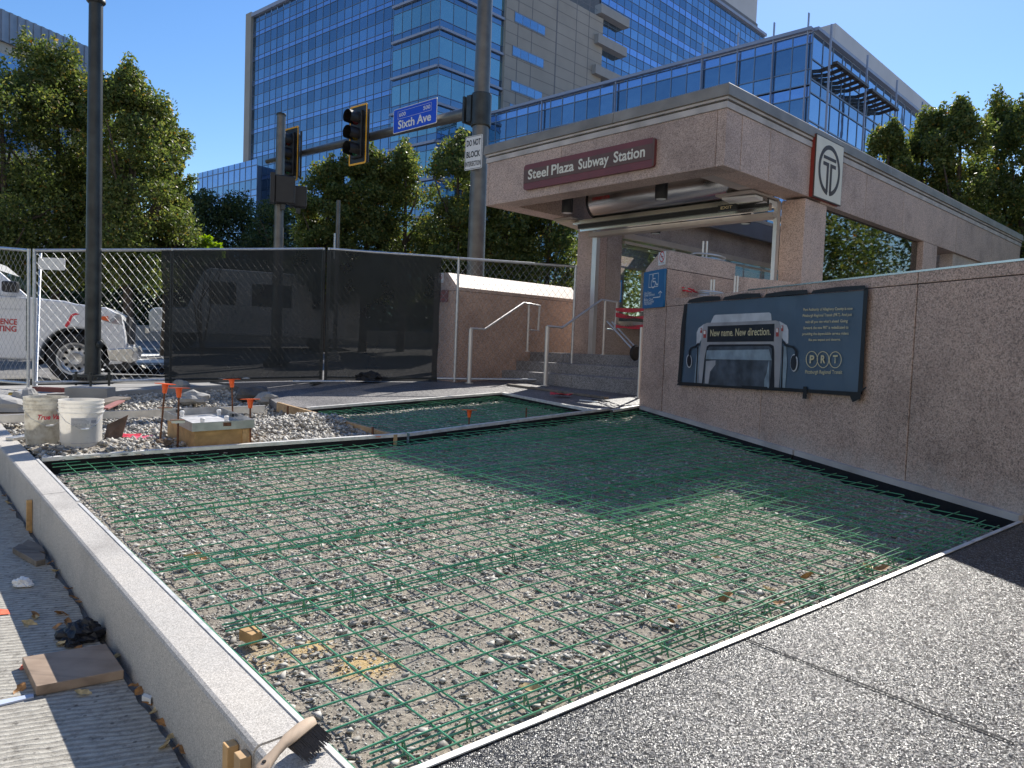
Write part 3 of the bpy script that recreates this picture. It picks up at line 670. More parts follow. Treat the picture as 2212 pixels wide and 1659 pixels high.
def arm(pts,wid,o,mat):
    L=[];R=[]
    for i,(x,y) in enumerate(pts):
        a=pts[max(0,i-1)];b=pts[min(len(pts)-1,i+1)]; dx,dy=b[0]-a[0],b[1]-a[1]; l=math.hypot(dx,dy); L.append((x-dy/l*wid,y+dx/l*wid)); R.append((x+dy/l*wid,y-dx/l*wid))
    for i in range(len(pts)-1): BF('mirror_arm',[L[i],L[i+1],R[i+1],R[i]],mat,o)
arm([(1165,660),(1200,705),(1280,725),(1310,770),(1305,830)],13,.013,prk); arm([(212,680),(180,715),(125,735),(108,770),(110,820)],9,.013,prk)
def ell(cx_,cy_,rx,ry,n=28,a0=0): return [(cx_+rx*math.cos(a0+6.2832*k/n),cy_+ry*math.sin(a0+6.2832*k/n)) for k in range(n)]
BF('bus_mirror',ell(1290,900,42,98),silv2,.012); BF('bus_mirror',ell(1287,900,33,86),prk,.015); BF('bus_mirror',ell(104,880,32,75),silv2,.012); BF('bus_mirror',ell(106,880,24,64),prk,.015)
def btext(body,c0,wpx,hpx,mat,o,bold=0,align='LEFT',shear=0,slope=-.037,name='lettering'):
    a=BP(c0[0],c0[1]); b=BP(c0[0]+wpx,c0[1]+slope*wpx); c=BP(c0[0],c0[1]-hpx)
    u=(a-W0)@wd; off=wn*(wav(u,a[2])+o); d=b-a; text(body,mat,a+off,unit(d),UP,np.linalg.norm(d),abs(c[2]-a[2]),name,bn,bold,align,shear)
btext('New name. New direction.',(340,605),680,78,amb,.014,.012,slope=-.022)
for body,x,y,wpx,hh in (('Port Authority of Allegheny County is now',1392,330,555,42),('Pittsburgh Regional Transit (PRT). And just',1386,396,555,40),('wait till you see what\u2019s ahead. Going',1416,466,478,40),
    ('forward, the new PRT is rededicated to',1396,530,506,38),('providing the dependable service riders',1382,600,520,38),('like you expect and deserve.',1452,664,360,36)):
    btext(body,(x,y),wpx,hh,amb,.012,.015,slope=-.02 if y<500 else -.01)
for i,(cx_,ch) in enumerate(((1488,'P'),(1615,'R'),(1752,'T'))):
    o_=ell(cx_,862+i*2,70,94,40); in_=ell(cx_,862+i*2,62,86,40)
    for k in range(40): BF('logo_ring',[o_[k],o_[(k+1)%40],in_[(k+1)%40],in_[k]],amb,.012)
    btext(ch,(cx_-27,905),52,90,amb,.014,.03,slope=0)
btext('Pittsburgh Regional Transit',(1410,1034),418,54,amb,.012,.01,slope=.012)
# black tape round the banner
def tape(name,pts,o=.03):
    V=[]; 
    for c in pts:
        p=BP(*c); u=(p-W0)@wd; q=W0+wd*u+wn*o; V.append((q[0],q[1],p[2]))
    MB().prism(V,wn*.002).build(name,MT['black'],bn)
for x0,x1,b0 in ((85,462,0),(480,918,0),(950,1445,1),(1480,2100,1)):
    y0=225-(x0-75)*.0746; y1=225-(x1-75)*.0746; tape('tape_strip',[(x0,y0+6),(x0+25,y0-32),((x0+x1)/2,(y0+y1)/2-55+(x0>900)*8),(x1-10,y1-42),(x1,y1+4)],.036)
tape('tape_strip',[(45,250),(78,236),(10,1110),(-30,1120),(-12,900),(12,500)]); tape('tape_strip',[(2070,70),(2120,60),(2090,500),(2052,1250),(1998,1262),(2035,700)])
tape('tape_strip',[(-10,1112),(2010,1228),(2020,1278),(1300,1225),(500,1178),(-40,1150)],.034)
tape('tape_strip',[(1396,1165),(1440,1165),(1432,1305),(1388,1300)],.038); tape('tape_strip',[(1925,1275),(2000,1235),(2110,1165),(2108,1180),(2050,1230),(2040,1300),(1955,1342)],.04)
# ================================================================== STATION
ZS=3.7
E0=Hz(1564,357,ZS); L0=Hz(1049,445,ZS); SW=np.linalg.norm(L0-E0); sa=flat(L0-E0); sb=unit(np.array([sa[1],-sa[0],0])) 
if sb[0]<0: sb=-sb
def S(s,t,z): p=E0+sa*s+sb*t; return np.array([p[0],p[1],z])
SX=lambda p:S(*p)
st=thing('subway_station','pink granite subway entrance pavilion with a deep overhanging canopy','station',S(2,3,1.4))
LEN=13.4; FH=4.36
def part(name,mat,*boxes,bev=0,par=st,sm=False):
    mb=MB(SX)
    for a,b in boxes: mb.box(a,b)
    return mb.build(name,mat,par,bevel=bev)
# fascia slabs: front in 3 stones, side in stones
fr=[(0,.12),(.12,2.62),(2.62,SW-.06),(SW-.06,SW)]
for s0,s1 in fr: part('fascia_slab',MT['granite_up'],((s0+.003,0,ZS),(s1-.003,.36,FH)),bev=.005)
sj=[.362,1.05,2.55,4.1,5.69,8.55,11.,LEN]
for t0,t1 in zip(sj[:-1],sj[1:]): part('fascia_slab',MT['granite_up'],((0,t0+.004,ZS-.03 if t0>2 else ZS),(.36,t1-.004,FH)),bev=.005)
for t0,t1 in ((.362,2.2),(2.2,5.),(5.,9.),(9.,LEN)): part('fascia_slab',MT['granite_up'],((SW-.36,t0+.004,ZS),(SW,t1-.004,FH)),bev=.005)
part('joint_fill',MT['felt'],((.01,.02,ZS+.01),(SW-.01,.30,FH-.01)),((.02,.36,ZS+.02),(.3,LEN-.02,FH-.01)),((SW-.3,.36,ZS+.02),(SW-.02,LEN-.02,FH-.01)))
def ring(name,mat,o,z0,z1,inn=.3):
    return part(name,mat,((-o,-o,z0),(SW+o,inn,z1)),((-o,inn,z0),(inn,LEN+o,z1)),((SW-inn,inn,z0),(SW+o,LEN+o,z1)),((inn,LEN-inn,z0),(SW-inn,LEN+o,z1)))
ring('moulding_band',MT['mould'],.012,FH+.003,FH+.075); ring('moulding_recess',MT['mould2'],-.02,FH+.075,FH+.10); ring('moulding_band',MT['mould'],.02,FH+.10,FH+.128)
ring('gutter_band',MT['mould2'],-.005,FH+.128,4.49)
# coping with a sloping face, cut in lengths
def coping(p0,p1,n):
    prof=[(.01,4.49),(.045,4.495),(.035,4.625),(.02,4.64),(-.22,4.64),(-.22,4.49)]
    A=[(p0[0]+n[0]*o,p0[1]+n[1]*o,z) for o,z in prof]; return A,[(p1[0]+n[0]*o,p1[1]+n[1]*o,z) for o,z in prof]
def copemb(segs):
    for p0,p1,n,m0,m1 in segs:
        A,B=coping(p0,p1,n); d=np.array([p1[0]-p0[0],p1[1]-p0[1]]); d=d/np.linalg.norm(d)
        prof=[.01,.045,.035,.02,-.22,-.22]
        A=[(a[0]-d[0]*o*m0,a[1]-d[1]*o*m0,a[2]) for a,o in zip(A,prof)]; B=[(b[0]+d[0]*o*m1,b[1]+d[1]*o*m1,b[2]) for b,o in zip(B,prof)]
        k=len(A); mb=MB(SX); mb.add(A+B,[(i,(i+1)%k,k+(i+1)%k,k+i) for i in range(k)]+[tuple(range(k))[::-1],tuple(range(k,2*k))]); mb.build('coping',MT['bronze'],st)
copemb([((0,0),(1.66,0),(0,-1),1,0),((1.668,0),(SW,0),(0,-1),0,1),((0,0),(0,5.),(-1,0),1,0),((0,5.008),(0,LEN),(-1,0),0,1),((SW,0),(SW,LEN),(1,0),1,1)])
# roof with a skylight opening
part('roof',MT['soffit'],((.3,.3,4.40),(SW-.3,2.5,4.47)),((.3,8.4,4.40),(SW-.3,LEN-.3,4.47)),((.3,2.5,4.40),(.45,8.4,4.47)),((3.5,2.5,4.40),(SW-.3,8.4,4.47)))
part('canopy_ceiling',MT['soffit'],((.362,.362,4.22),(SW-.362,1.55,4.25)))
for a_,b_ in (((.45,2.5,4.30),(3.5,2.5,4.62)),((.45,8.4,4.30),(3.5,8.4,4.62)),((.45,4.5,4.34),(3.5,4.5,4.62)),((.45,6.5,4.34),(3.5,6.5,4.62)),((.45,2.5,4.3),(.45,8.4,4.3)),((3.5,2.5,4.6),(3.5,8.4,4.6)),((.5,3.2,4.32),(3.4,6.4,4.60))): MB(SX).bar(a_,b_,.12,.12).build('skylight_bar',MT['pole_g'],st)
MB(SX).prism([(.45,2.5,4.36),(3.5,2.5,4.66),(3.5,8.4,4.66),(.45,8.4,4.36)],(0,0,.01)).build('skylight_glass',MT['skyglass'],st)
# columns and walls (outer side wall s=0, inner left wall)
CT=2.10
part('column',MT['granite_up'],((0,CT,1.0),(.34,CT+.66,ZS-.035)),bev=.005)
part('column',MT['granite_up'],((3.70,CT,1.0),(4.12,CT+.30,ZS-.003)),bev=.005); part('column',MT['granite_in'],((3.70,CT+.305,1.0),(4.0,CT+.72,ZS-.003)),bev=.004)
part('pilaster',MT['granite_up'],((0,6.77,1.0),(.34,7.5,ZS-.035)),bev=.005)
part('low_wall',MT['granite_up'],((.02,2.765,1.0),(.3,6.765,2.02)),((.02,7.505,1.0),(.3,12.9,2.4)))
part('side_wall',MT['granite_in'],((.05,8.6,2.405),(.28,LEN,ZS-.035)))
part('window_pane',MT['wglass2'],((.10,2.765,2.03),(.115,6.765,3.66)))
part('side_wall',MT['granite_in'],((3.72,CT+.725,3.62),(3.98,9.,4.39)),((3.72,CT+.725,1.0),(3.98,9.,1.98)))
part('window_head',MT['beige'],((3.66,CT+.725,3.52),(3.74,9.,3.615)),((3.64,CT+.725,3.42),(3.70,9.,3.46)))
part('window_pane',MT['wglass'],((3.83,CT+.73,2.0),(3.842,4.6,3.6))); part('window_pane',MT['wglass'],((3.83,4.64,2.0),(3.842,8.9,3.6)))
part('window_mullion',MT['steel'],((3.80,4.6,2.0),(3.86,4.64,3.6)))
part('window_sill',MT['mould'],((3.45,CT+.8,1.95),(3.9,9.,2.03)))
part('back_wall',MT['granite_in'],((.3,8.8,2.95),(3.7,9.05,4.39)),((.3,8.8,-.5),(3.7,9.05,2.2))); part('back_beam',MT['beige'],((.3,8.6,2.78),(3.7,8.79,2.95)))
part('skylight_kerb',MT['louvre'],((.45,8.42,4.02),(3.6,8.55,4.39)),((3.505,2.5,4.05),(3.62,8.4,4.39)))
part('stair_void',MT['felt'],((.4,4.6,.2),(3.6,8.7,1.1)))
part('landing',MT['granite_step'],((-.0,CT-.3,.6),(3.69,4.5,1.42)))
# shutter housing: half round stainless drum across the opening
mb=MB(SX); prof=[]
for k in range(13):
    a=math.pi*k/12; prof.append((1.66-.20*math.sin(a)*1.15, 3.94+.27*math.cos(a)))
prof+= [(1.98,3.67),(1.98,4.21)]
sdl=(vplane(S(0,1.5,0),sa,1275,440)-E0)@sa
A=[(.42,t_,z_) for t_,z_ in prof]; B=[(sdl,t_,z_) for t_,z_ in prof]; k=len(A)
mb.add(A+B,[(i,(i+1)%k,k+(i+1)%k,k+i) for i in range(k)]+[tuple(range(k))[::-1],tuple(range(k,2*k))]); sh=mb.build('shutter_housing',MT['steel_b'],st,smooth=True)
mb=MB(SX); mb.prism([(sdl+.004,1.66+(t_-1.66)*1.06,3.94+(z_-3.94)*1.06) for t_,z_ in prof],(.03,0,0)); mb.build('housing_end_plate',MT['black'],st)
part('shutter_rail',MT['steel_b'],((.36,1.60,3.59),(3.80,1.72,3.655)),((.36,1.78,3.50),(3.80,1.86,3.60))); part('shutter_slot',MT['black'],((.36,1.725,3.54),(3.80,1.775,3.65)))
part('door_channel',MT['steel'],((3.60,2.00,1.42),(3.695,2.09,3.66))); part('door_channel',MT['steel'],((.345,2.0,2.3),(.40,2.09,3.66)))
part('transom',MT['soffit'],((.36,1.9,3.42),(3.70,2.09,3.49)),((.0+.362,.362,ZS+.002),(.55,1.5,ZS+.02)))
# badge lettering on the drum
text('OVERHEAD DOOR',MT['redtx'],S(sdl-.10,1.425,3.90),-sa,UP,.36,.05,'door_badge',st,.02)
# down lights
def downlight(s,t,z0,z1,lab):
    r=thing('downlight',lab,'ceiling light',S(s,t,z1),'black cylinder downlights under the canopy')
    MB().lathe(S(s,t,z0),UP,[(.085,0),(.088,.01),(.088,z1-z0)],24).build('housing',MT['black'],r,smooth=True)
    MB().lathe(S(s,t,z0-.004),UP,[(0.0,0),(.066,0.0),(.07,.003)],20).build('lens',MT['steel'],r)
for px,py,tt,z1_,lb_ in ((1428,430,.85,4.22,'black cylinder downlight in front of the steel shutter drum'),(1225,460,.85,4.22,'black cylinder downlight at the left end under the canopy'),
      (1416,504,3.2,4.39,'black cylinder downlight hanging inside left of the skylight'),(1610,483,3.6,4.5,'black cylinder downlight hanging against the bright skylight')):
    p=vplane(S(0,tt,0),sa,px,py); downlight((p-E0)@sa,tt,p[2],z1_,lb_)
# flood fixtures by the columns
t=thing('flood_light','white wedge flood light above the right column','lamp',S(.55,1.75,3.6))
MB(SX).prism([(.36,1.4,3.64),(.36,2.0,3.64),(.36,2.0,3.56),(.36,1.4,3.61)],(.5,0,.02)).build('lamp_body',MT['whitep'],t); MB(SX).box((.35,1.3,3.66),(.9,2.05,3.69)).build('bracket',MT['soffit'],t)
t=thing('flood_light','small wedge flood light above the left column','lamp',S(3.9,1.7,3.62))
MB(SX).prism([(3.75,1.5,3.66),(3.75,2.05,3.66),(3.75,2.05,3.58),(3.75,1.5,3.63)],(.35,0,.01)).build('lamp_body',MT['beige'],t); MB(SX).box((3.7,1.45,3.665),(4.12,2.08,3.695)).build('bracket',MT['soffit'],t)
t=thing('exit_sign','small dark exit sign under the flood light','sign',S(.8,1.95,3.5)); MB(SX).box((.70,1.5,3.50),(.98,1.56,3.58)).build('sign_box',MT['black'],t); text('EXIT',MT['amb'] if 'amb' in MT else amb,S(.93,1.495,3.52),-sa,UP,.18,.04,'lettering',t,.02)
# station name sign
def onS0(px,py): p=vplane(E0,sa,px,py); return (p-E0)@sa,p[2]
ss0,_=onS0(1137,360); ss1,_=onS0(1420,300)
z0,z1=3.822,4.19
t=thing('station_sign','maroon and brown sign reading Steel Plaza Subway Station on the canopy front','sign',S((ss0+ss1)/2,-.05,4.))
def rrect(x0,x1,z0,z1,r,n=6,right=True):
    P=[]
    for cx_,cz,a0 in ((x1-r,z1-r,0),(x0+r,z1-r,90),(x0+r,z0+r,180),(x1-r,z0+r,270)):
        for k in range(n+1): a=math.radians(a0+90*k/n); P.append((cx_+r*math.cos(a),cz+r*math.sin(a)))
    return P
P=rrect(ss1,ss0,z0,z1,.05)
MB(SX).prism([(x,-.002,z) for x,z in P],(0,-.045,0)).build('sign_box',MT['maroon'],t)
MB(SX).box((ss1+.03,-.0475,z0+.098),(ss0-.004,-.052,z1-.075)).build('name_panel',MT['brown'],t)
MB(SX).box((ss1,-.0475,z0+.012),(ss1+.028,-.053,z1-.012)).build('end_strip',MT['brown'],t)
tw_=(ss0-ss1)-.24
for wd_s,f0_,f1_,h_ in (('Steel',0,.196,.145),('Plaza',.225,.43,.145),('Subway',.468,.722,.185),('Station',.76,1.,.145)):
    text(wd_s,MT['cream'],S(ss0-.10-tw_*f0_,-.056,z0+(.10 if h_>.15 else .14)),-sa,UP,tw_*(f1_-f0_),h_,'lettering',t,.022)
# T sign on the side (plane s=0 facing -s)
t=thing('transit_sign','square cream sign with a circled brown T on the side of the station','sign',S(-.1,2.6,4.1))
z0,z1=3.70,4.54; t0,t1=2.18,3.06; o=-.065
MB(SX).box((o+.012,t0,z0),(-.002,t1,z1)).build('sign_box',simple('sign_side_red',(.26,.03,.02),.5),t)
MB(SX).box((o,t0-.004,z0-.004),(o+.011,t1+.004,z1+.004)).build('sign_rim',MT['dkbrown'],t)
MB(SX).box((o-.004,t0+.012,z0+.012),(o-.0005,t1-.012,z1-.012)).build('sign_face',MT['cream'],t)
tc,zc=(t0+t1)/2,(z0+z1)/2; mb=MB(SX); n=48
for k in range(n):
    a0=-math.pi/2+.1+ (2*math.pi-.2)*k/n; a1=-math.pi/2+.1+(2*math.pi-.2)*(k+1)/n
    q=[(o-.007,tc+r*math.cos(a),zc+r*math.sin(a)) for r,a in ((.345,a0),(.345,a1),(.285,a1),(.285,a0))]; mb.prism(q,(.002,0,0))
for (u0,u1,v0,v1) in ((-.20,.20,.14,.185),(-.20,-.02,.05,.10),(.02,.20,.05,.10),(-.085,-.022,-.30,.05),(.022,.085,-.30,.05)): mb.box((o-.007,tc+u0,zc+v0),(o-.005,tc+u1,zc+v1))
mb.build('transit_emblem',MT['dkbrown'],t)
# ================================================================== STEPS and cheek walls
LB=G(1062,821); RB=G(1380,841)
s_l=(LB-E0)@sa; 
t_front=.82
sR=-.6
stp=thing('stone_steps','grey granite steps climbing to the station entrance','steps',S(1.8,t_front,1.))
zb=zp(*S(2,t_front,0)[:2]); 
tf=t_front; 
tops=[]
for px,py in ((1062,800.5),(1089,781),(1116,761.5)):
    pass
zt=1.42; nst=3
zbase=min(zp(*S(s_l,t_front,0)[:2]),.93)
dz=(zt-zbase)/nst
for i in range(nst):
    z1=zbase+dz*(i+1); tt=t_front+.33*i
    cuts=[(-1.2,.9),(.9,s_l-1.6+.4*i),(s_l-1.6+.4*i,s_l+.25)]
    mb=MB(SX)
    for c0,c1 in cuts: mb.box((c0+.002,tt,zbase-.3),(c1-.002,tt+.36 if i<nst-1 else tt+.5,z1))
    mb.build('step',MT['granite_step'],stp,bevel=.006)
part('landing_floor',MT['granite_step'],((-.6,t_front+.33*(nst-1)+.5,.6),(s_l+.2,t_front+.33*(nst-1)+1.2,1.4195)),par=stp)
# left cheek wall: runs along sb; section in (s,z) with a chamfer on the steps side
tfL=(G(960,822)-E0)@sb-.05
def cheek(name,lab,s_in,thick,side,t0,t1,ztop,zch,chw):
    c=thing(name,lab,'wall',S(s_in,t0,.9)); sg=side
    def sec(zc0,inset=0): return [(s_in,zc0),(s_in,zch),(s_in+sg*chw,ztop),(s_in+sg*thick,ztop),(s_in+sg*thick,zc0)]
    zj=zch-.06
    MB(SX).prism([(s,t0,z) for s,z in [(s_in,.4),(s_in,zj),(s_in+sg*thick,zj),(s_in+sg*thick,.4)]],(0,t1-t0,0)).build('wall_body',MT['granite'],c,bevel=.004)
    MB(SX).prism([(s,t0,z) for s,z in [(s_in,zj+.006),(s_in,zch),(s_in+sg*chw,ztop),(s_in+sg*thick,ztop),(s_in+sg*thick,zj+.006)]],(0,t1-t0,0)).build('chamfered_cap',MT['granite_up'],c,bevel=.004)
    MB(SX).prism([(s,t0+.01,z) for s,z in [(s_in+sg*.01,zj-.01),(s_in+sg*.01,zj+.02),(s_in+sg*(thick-.01),zj+.02),(s_in+sg*(thick-.01),zj-.01)]],(0,t1-t0-.02,0)).build('joint_fill',MT['felt'],c)
    return c
cL=cheek('stair_wall','pink granite stair wall left of the steps with a sunlit sloping top','' and 0 or s_l,.62,1,tfL,t_front+1.95,2.66,2.42,.26)
part('pier',MT['granite_up'],((s_l,t_front+1.955,.6),(s_l+.5,t_front+2.9,2.42)),par=cL)
# signs on the left cheek front
def onT(px,py,t0): p=vplane(S(0,t0,0),sa,px,py); return (p-S(0,t0,0))@sa,p[2]
def smoke_sign(lab,x0,x1,y0,y1,P,xd,nrm):
    """P(px,py)->point on wall; white sign with red ring"""
    a=P(x0,y1); b=P(x1,y1); c=P(x0,y0); W=np.linalg.norm((b-a)[:2]); H=abs(c[2]-a[2]); t=thing('no_smoking_sign',lab,'sign',a,'small no smoking plaques')
    MB().prism([a+nrm*.002,a+xd*W+nrm*.002,a+xd*W+UP*H+nrm*.002,a+UP*H+nrm*.002],nrm*.006).build('plaque',MT['whitep'],t)
    cc=a+xd*W/2+UP*H*.62+nrm*.0095; r=W*.36; mb=MB()
    for k in range(28):
        a0,a1=2*math.pi*k/28,2*math.pi*(k+1)/28
        mb.add([cc+xd*q*math.cos(an)+UP*q*math.sin(an) for q,an in ((r,a0),(r,a1),(r*.78,a1),(r*.78,a0))],[(0,1,2,3)])
    d=unit(xd+UP); e=unit(-xd+UP); mb.add([cc+e*r*.8*i_+d*r*.1*j_ for i_,j_ in ((1,1),(-1,1),(-1,-1),(1,-1))],[(0,1,2,3)]); mb.build('ban_ring',MT['redtx'],t)
    mb=MB(); mb.add([cc+xd*q*r+UP*v*r-nrm*.001 for q,v in ((-.5,-.08),(.45,-.08),(.45,.08),(-.5,.08))],[(0,1,2,3)]); mb.build('cigarette',MT['black'],t)
    text('No Smoking',MT['black'],a+xd*W/2+UP*H*.1+nrm*.0095,xd,UP,W*.7,H*.10,'lettering',t,.01,'CENTER')
Pl=lambda px,py: vplane(S(0,tfL,0),sa,px,py)
smoke_sign('no smoking plaque on the left stair wall behind the fence',948,958,590,611,Pl,-sa,-sb)
a=Pl(948,653); t=thing('plaque','dark red plaque on the left stair wall below the no smoking sign','sign',a); q=Pl(968,653); Wd=np.linalg.norm((q-a)[:2]); 
MB().prism([a-sb*.002,a-sa*Wd-sb*.002,a-sa*Wd+UP*.2-sb*.002,a+UP*.2-sb*.002],-sb*.008).build('plate',MT['maroon'],t)
for i in range(3): text(['Mellon Square','Steel Plaza','Station'][i],MT['redtx'],a-sa*.02+UP*(.14-.05*i)-sb*.0105,-sa,UP,Wd*.6,.02,'lettering',t)
# right cheek block: front face flush with the banner wall
cr=thing('stair_wall','tall pink granite stair wall right of the steps, carrying the blue access sign','wall',WP(.2,.9))
CH=.55
def CR(u,dpt,z,o=0): p=W0+wd*u+sb*dpt+wn*o; return np.array([p[0],p[1],z])
def blockCR(u0,u1,d0,d1,z0,z1,name,mat,ch=None):
    if ch: poly=[(u0,z0),(u0,ch[0]),(u0+ch[1],z1),(u1,z1),(u1,z0)]
    else: poly=[(u0,z0),(u0,z1),(u1,z1),(u1,z0)]
    A=[CR(u,d0,z) for u,z in poly]; MB().prism(A,sb*(d1-d0)).build(name,mat,cr,bevel=.004)
blockCR(-.07,.532,0,1.5,.2,2.475,'wall_body',MT['granite']); blockCR(-.07,.532,0,1.5,2.482,2.69,'chamfered_cap',MT['granite_up'],(2.52,.36))
blockCR(.01,.52,.01,1.49,2.46,2.49,'joint_fill',MT['felt'])
cw=thing('granite_wall','grey pink granite wall behind the chrome rails, joining the station column','wall',S(.2,1.6,1.))
q0=CR(.53,1.52,.5); q1=S(-.05,2.6,.5); dq=flat(q1-q0); nq=np.array([-dq[1],dq[0],0]); MB().prism([q0,q1,q1+nq*.3,q0+nq*.3],UP*(2.53-.5)).build('wall_slab',MT['granite_up'],cw)
q2=S(-.35,2.2,.5); 
# access sign on the front face
def Pw(px,py): return vplane(W0,wd,px,py)
a=Pw(1392,666); b=Pw(1437,666); c=Pw(1394,590); Wd=(b-a)@wd; Hd=.56
t=thing('access_sign','teal blue sign with a white wheelchair symbol and arrow on the stair wall','sign',a)
u0=(a-W0)@wd; z0=zup(WP(u0,1),667); z1=zup(WP(u0,1),589)
P=rrect(u0,u0+Wd,z0,z1,.02); MB().prism([WP(x,z,.003) for x,z in P],wn*.025).build('panel',MT['blue2'],t)
wp=MT['whitep']; Hh=z1-z0
def asg(px_,pz): return WP(u0+px_*Wd,z0+pz*Hh,.0295)
def strip(pts,wd_,mat,o=.0295,nm='symbol',par=t,closed=False):
    mb=MB(); pts=[np.array(p) for p in pts]; 
    for i in range(len(pts)-1+closed):
        a_,b_=pts[i],pts[(i+1)%len(pts)]; d_=unit(b_-a_); n_=unit(np.cross(d_,wn)); mb.add([a_-n_*wd_/2-d_*wd_*.3,b_-n_*wd_/2+d_*wd_*.3,b_+n_*wd_/2+d_*wd_*.3,a_+n_*wd_/2-d_*wd_*.3],[(0,1,2,3)])
    return mb.build(nm,mat,par)
strip([asg(.28,.56),asg(.72,.56),asg(.72,.91),asg(.28,.91)],.007,wp,closed=True,nm='symbol_frame')
ccx=asg(.49,.66); strip([ccx+wd*.055*math.cos(a_)+UP*.055*math.sin(a_) for a_ in np.linspace(2.3,6.6,18)],.011,wp)
strip([asg(.46,.84),asg(.47,.70),asg(.58,.70),asg(.66,.60),asg(.71,.62)],.014,wp,nm='symbol_figure'); strip([asg(.46,.78),asg(.58,.78)],.01,wp,nm='symbol_figure')
MB().add([asg(.46,.87)+wd*.014*math.cos(k)+UP*.014*math.sin(k) for k in np.linspace(0,6.28,13)[:-1]],[tuple(range(12))]).build('symbol_head',wp,t)
strip([asg(.52,.27),asg(.84,.27),asg(.84,.40)],.010,wp,nm='arrow'); strip([asg(.76,.37),asg(.84,.42),asg(.92,.37)],.010,wp,nm='arrow')
for i,ln in enumerate(('Use Grant','Street Entrance','or','Mellon Client','Service Center','Lobby Elevators')): text(ln,wp,asg(.08,.385-.062*i),wd,UP,None,.032 if len(ln)>2 else .018,'lettering',t,.005)
smoke_sign('no smoking plaque at the top of the right stair wall',1423,1438,546,574,lambda px,py: Pw(px,py),wd,wn)
# ---- hand rails
def rail(name,lab,posts,path,r=.019,grp='stainless stair handrails'):
    t=thing(name,lab,'handrail',posts[0][0],grp); MB().tube(path,r,10).build('rail',MT['steel'],t,smooth=True)
    for a,b,rr in posts: MB().tube([a,b],rr,12).build('post',MT['steel'],t,smooth=True); MB().lathe(a,UP,[(rr*2,0),(rr*2,.012)],14).build('foot_plate',MT['steel'],t)
def V7(cx_,cy_): return (921.7+.2917*cx_,495.4+.2917*cy_)
def onplane_st(px,py,s): p=vplane(S(s,0,0),sb,px,py); return p
# rail 1: near left cheek; rail 2: in the middle, both in planes s=const
for lab,base,top,knee,kt,endt,endb,p2 in (('stainless handrail behind the fence by the left stair wall',(315,1110),(330,735),(430,740),(720,545),(835,565),(825,750),(740,910)),
                            ('stainless handrail with a thick post in the middle of the steps',(877,1160),(905,718),(1005,728),(1295,522),(1410,540),(1392,745),(1305,925))):
    B=G(*V7(*base)); s_=(B-E0)@sa
    if s_>s_l-.2: s_=s_l-.25; q=vplane(S(s_,0,0),sb,*V7(*base)); B=np.array([q[0],q[1],zp(q[0],q[1])])
    f=lambda c: onplane_st(*V7(*c),s_)
    T_=f(top); T_=np.array([B[0],B[1],T_[2]]); P2=f(p2); k2=f(kt); 
    pth=[T_,f(knee),k2,f(endt),f(endb),f((endb[0]-60,endb[1]-5))]
    q=f((p2[0]+18,kt[1]+10)); P2=np.array([q[0],q[1],1.42])
    rail('handrail',lab,[(B,T_,.034),(P2,np.array([q[0],q[1],k2[2]]),.02)],pth)
B=G(*V7(1568,1250)); rail('handrail','stainless rail post standing against the corner of the banner wall',[(B,B+UP*(zup(B,V7(0,725)[1])-B[2]),.024)],[B+UP*.9,B+UP*.92+sb*.5,B+UP*1.25+sb*1.2])
a=S(2.35,1.2,1.42); 
t=thing('dolly','folded metal hand truck leaning at the top of the steps','hand truck',a); pA=dep(*V7(1337,682),11.6); pB=dep(*V7(1525,888),11.0); pB[2]=max(pB[2],1.5); MB().tube([pA,pB],.013,8).build('frame_tube',MT['steel'],t,smooth=True); MB().tube([pA+sb*.12,pB+sb*.12],.013,8).build('frame_tube',MT['steel'],t,smooth=True)
MB().lathe(dep(*V7(1545,915),10.9),sa,[(.02,-.03),(.10,-.03),(.12,0),(.10,.03),(.02,.03)],18).build('wheel',MT['tyre'],t,smooth=True)
# red caution tape strung between rail and stair wall
for i,(ya,yb) in enumerate(((592,592),(632,652),(718,718))):
    t=thing('caution_tape',('highest','middle','lowest')[i]+' strip of red caution tape strung across the station steps','tape',dep(*V7(1405,ya),11.3),'red caution tapes across the steps')
    mb=MB(); n=14
    for s_ in range(n):
        q=[]
        for k_,sgn in ((s_,1),(s_,-1),(s_+1,-1),(s_+1,1)):
            f_=k_/n; px=1400+f_*(1625-1400); py=ya+(yb-ya)*f_+8*math.sin(f_*3.1); hw=(5+11*abs(math.sin(f_*2.6+.4+i)))*(1 if s_<n else 1)
            q.append(dep(*V7(px,py-sgn*hw),11.3-1.2*f_))
        mb.add(q,[(0,1,2,3)])
    mb.build('tape',MT['red'],t)
    if i: text('CAUTION',MT['black'],dep(*V7(1470,(ya+yb)/2+7),10.8),unit(dep(*V7(1540,yb),10.5)-dep(*V7(1460,ya+2),10.85)),UP,.34,.035,'lettering',t,.01)
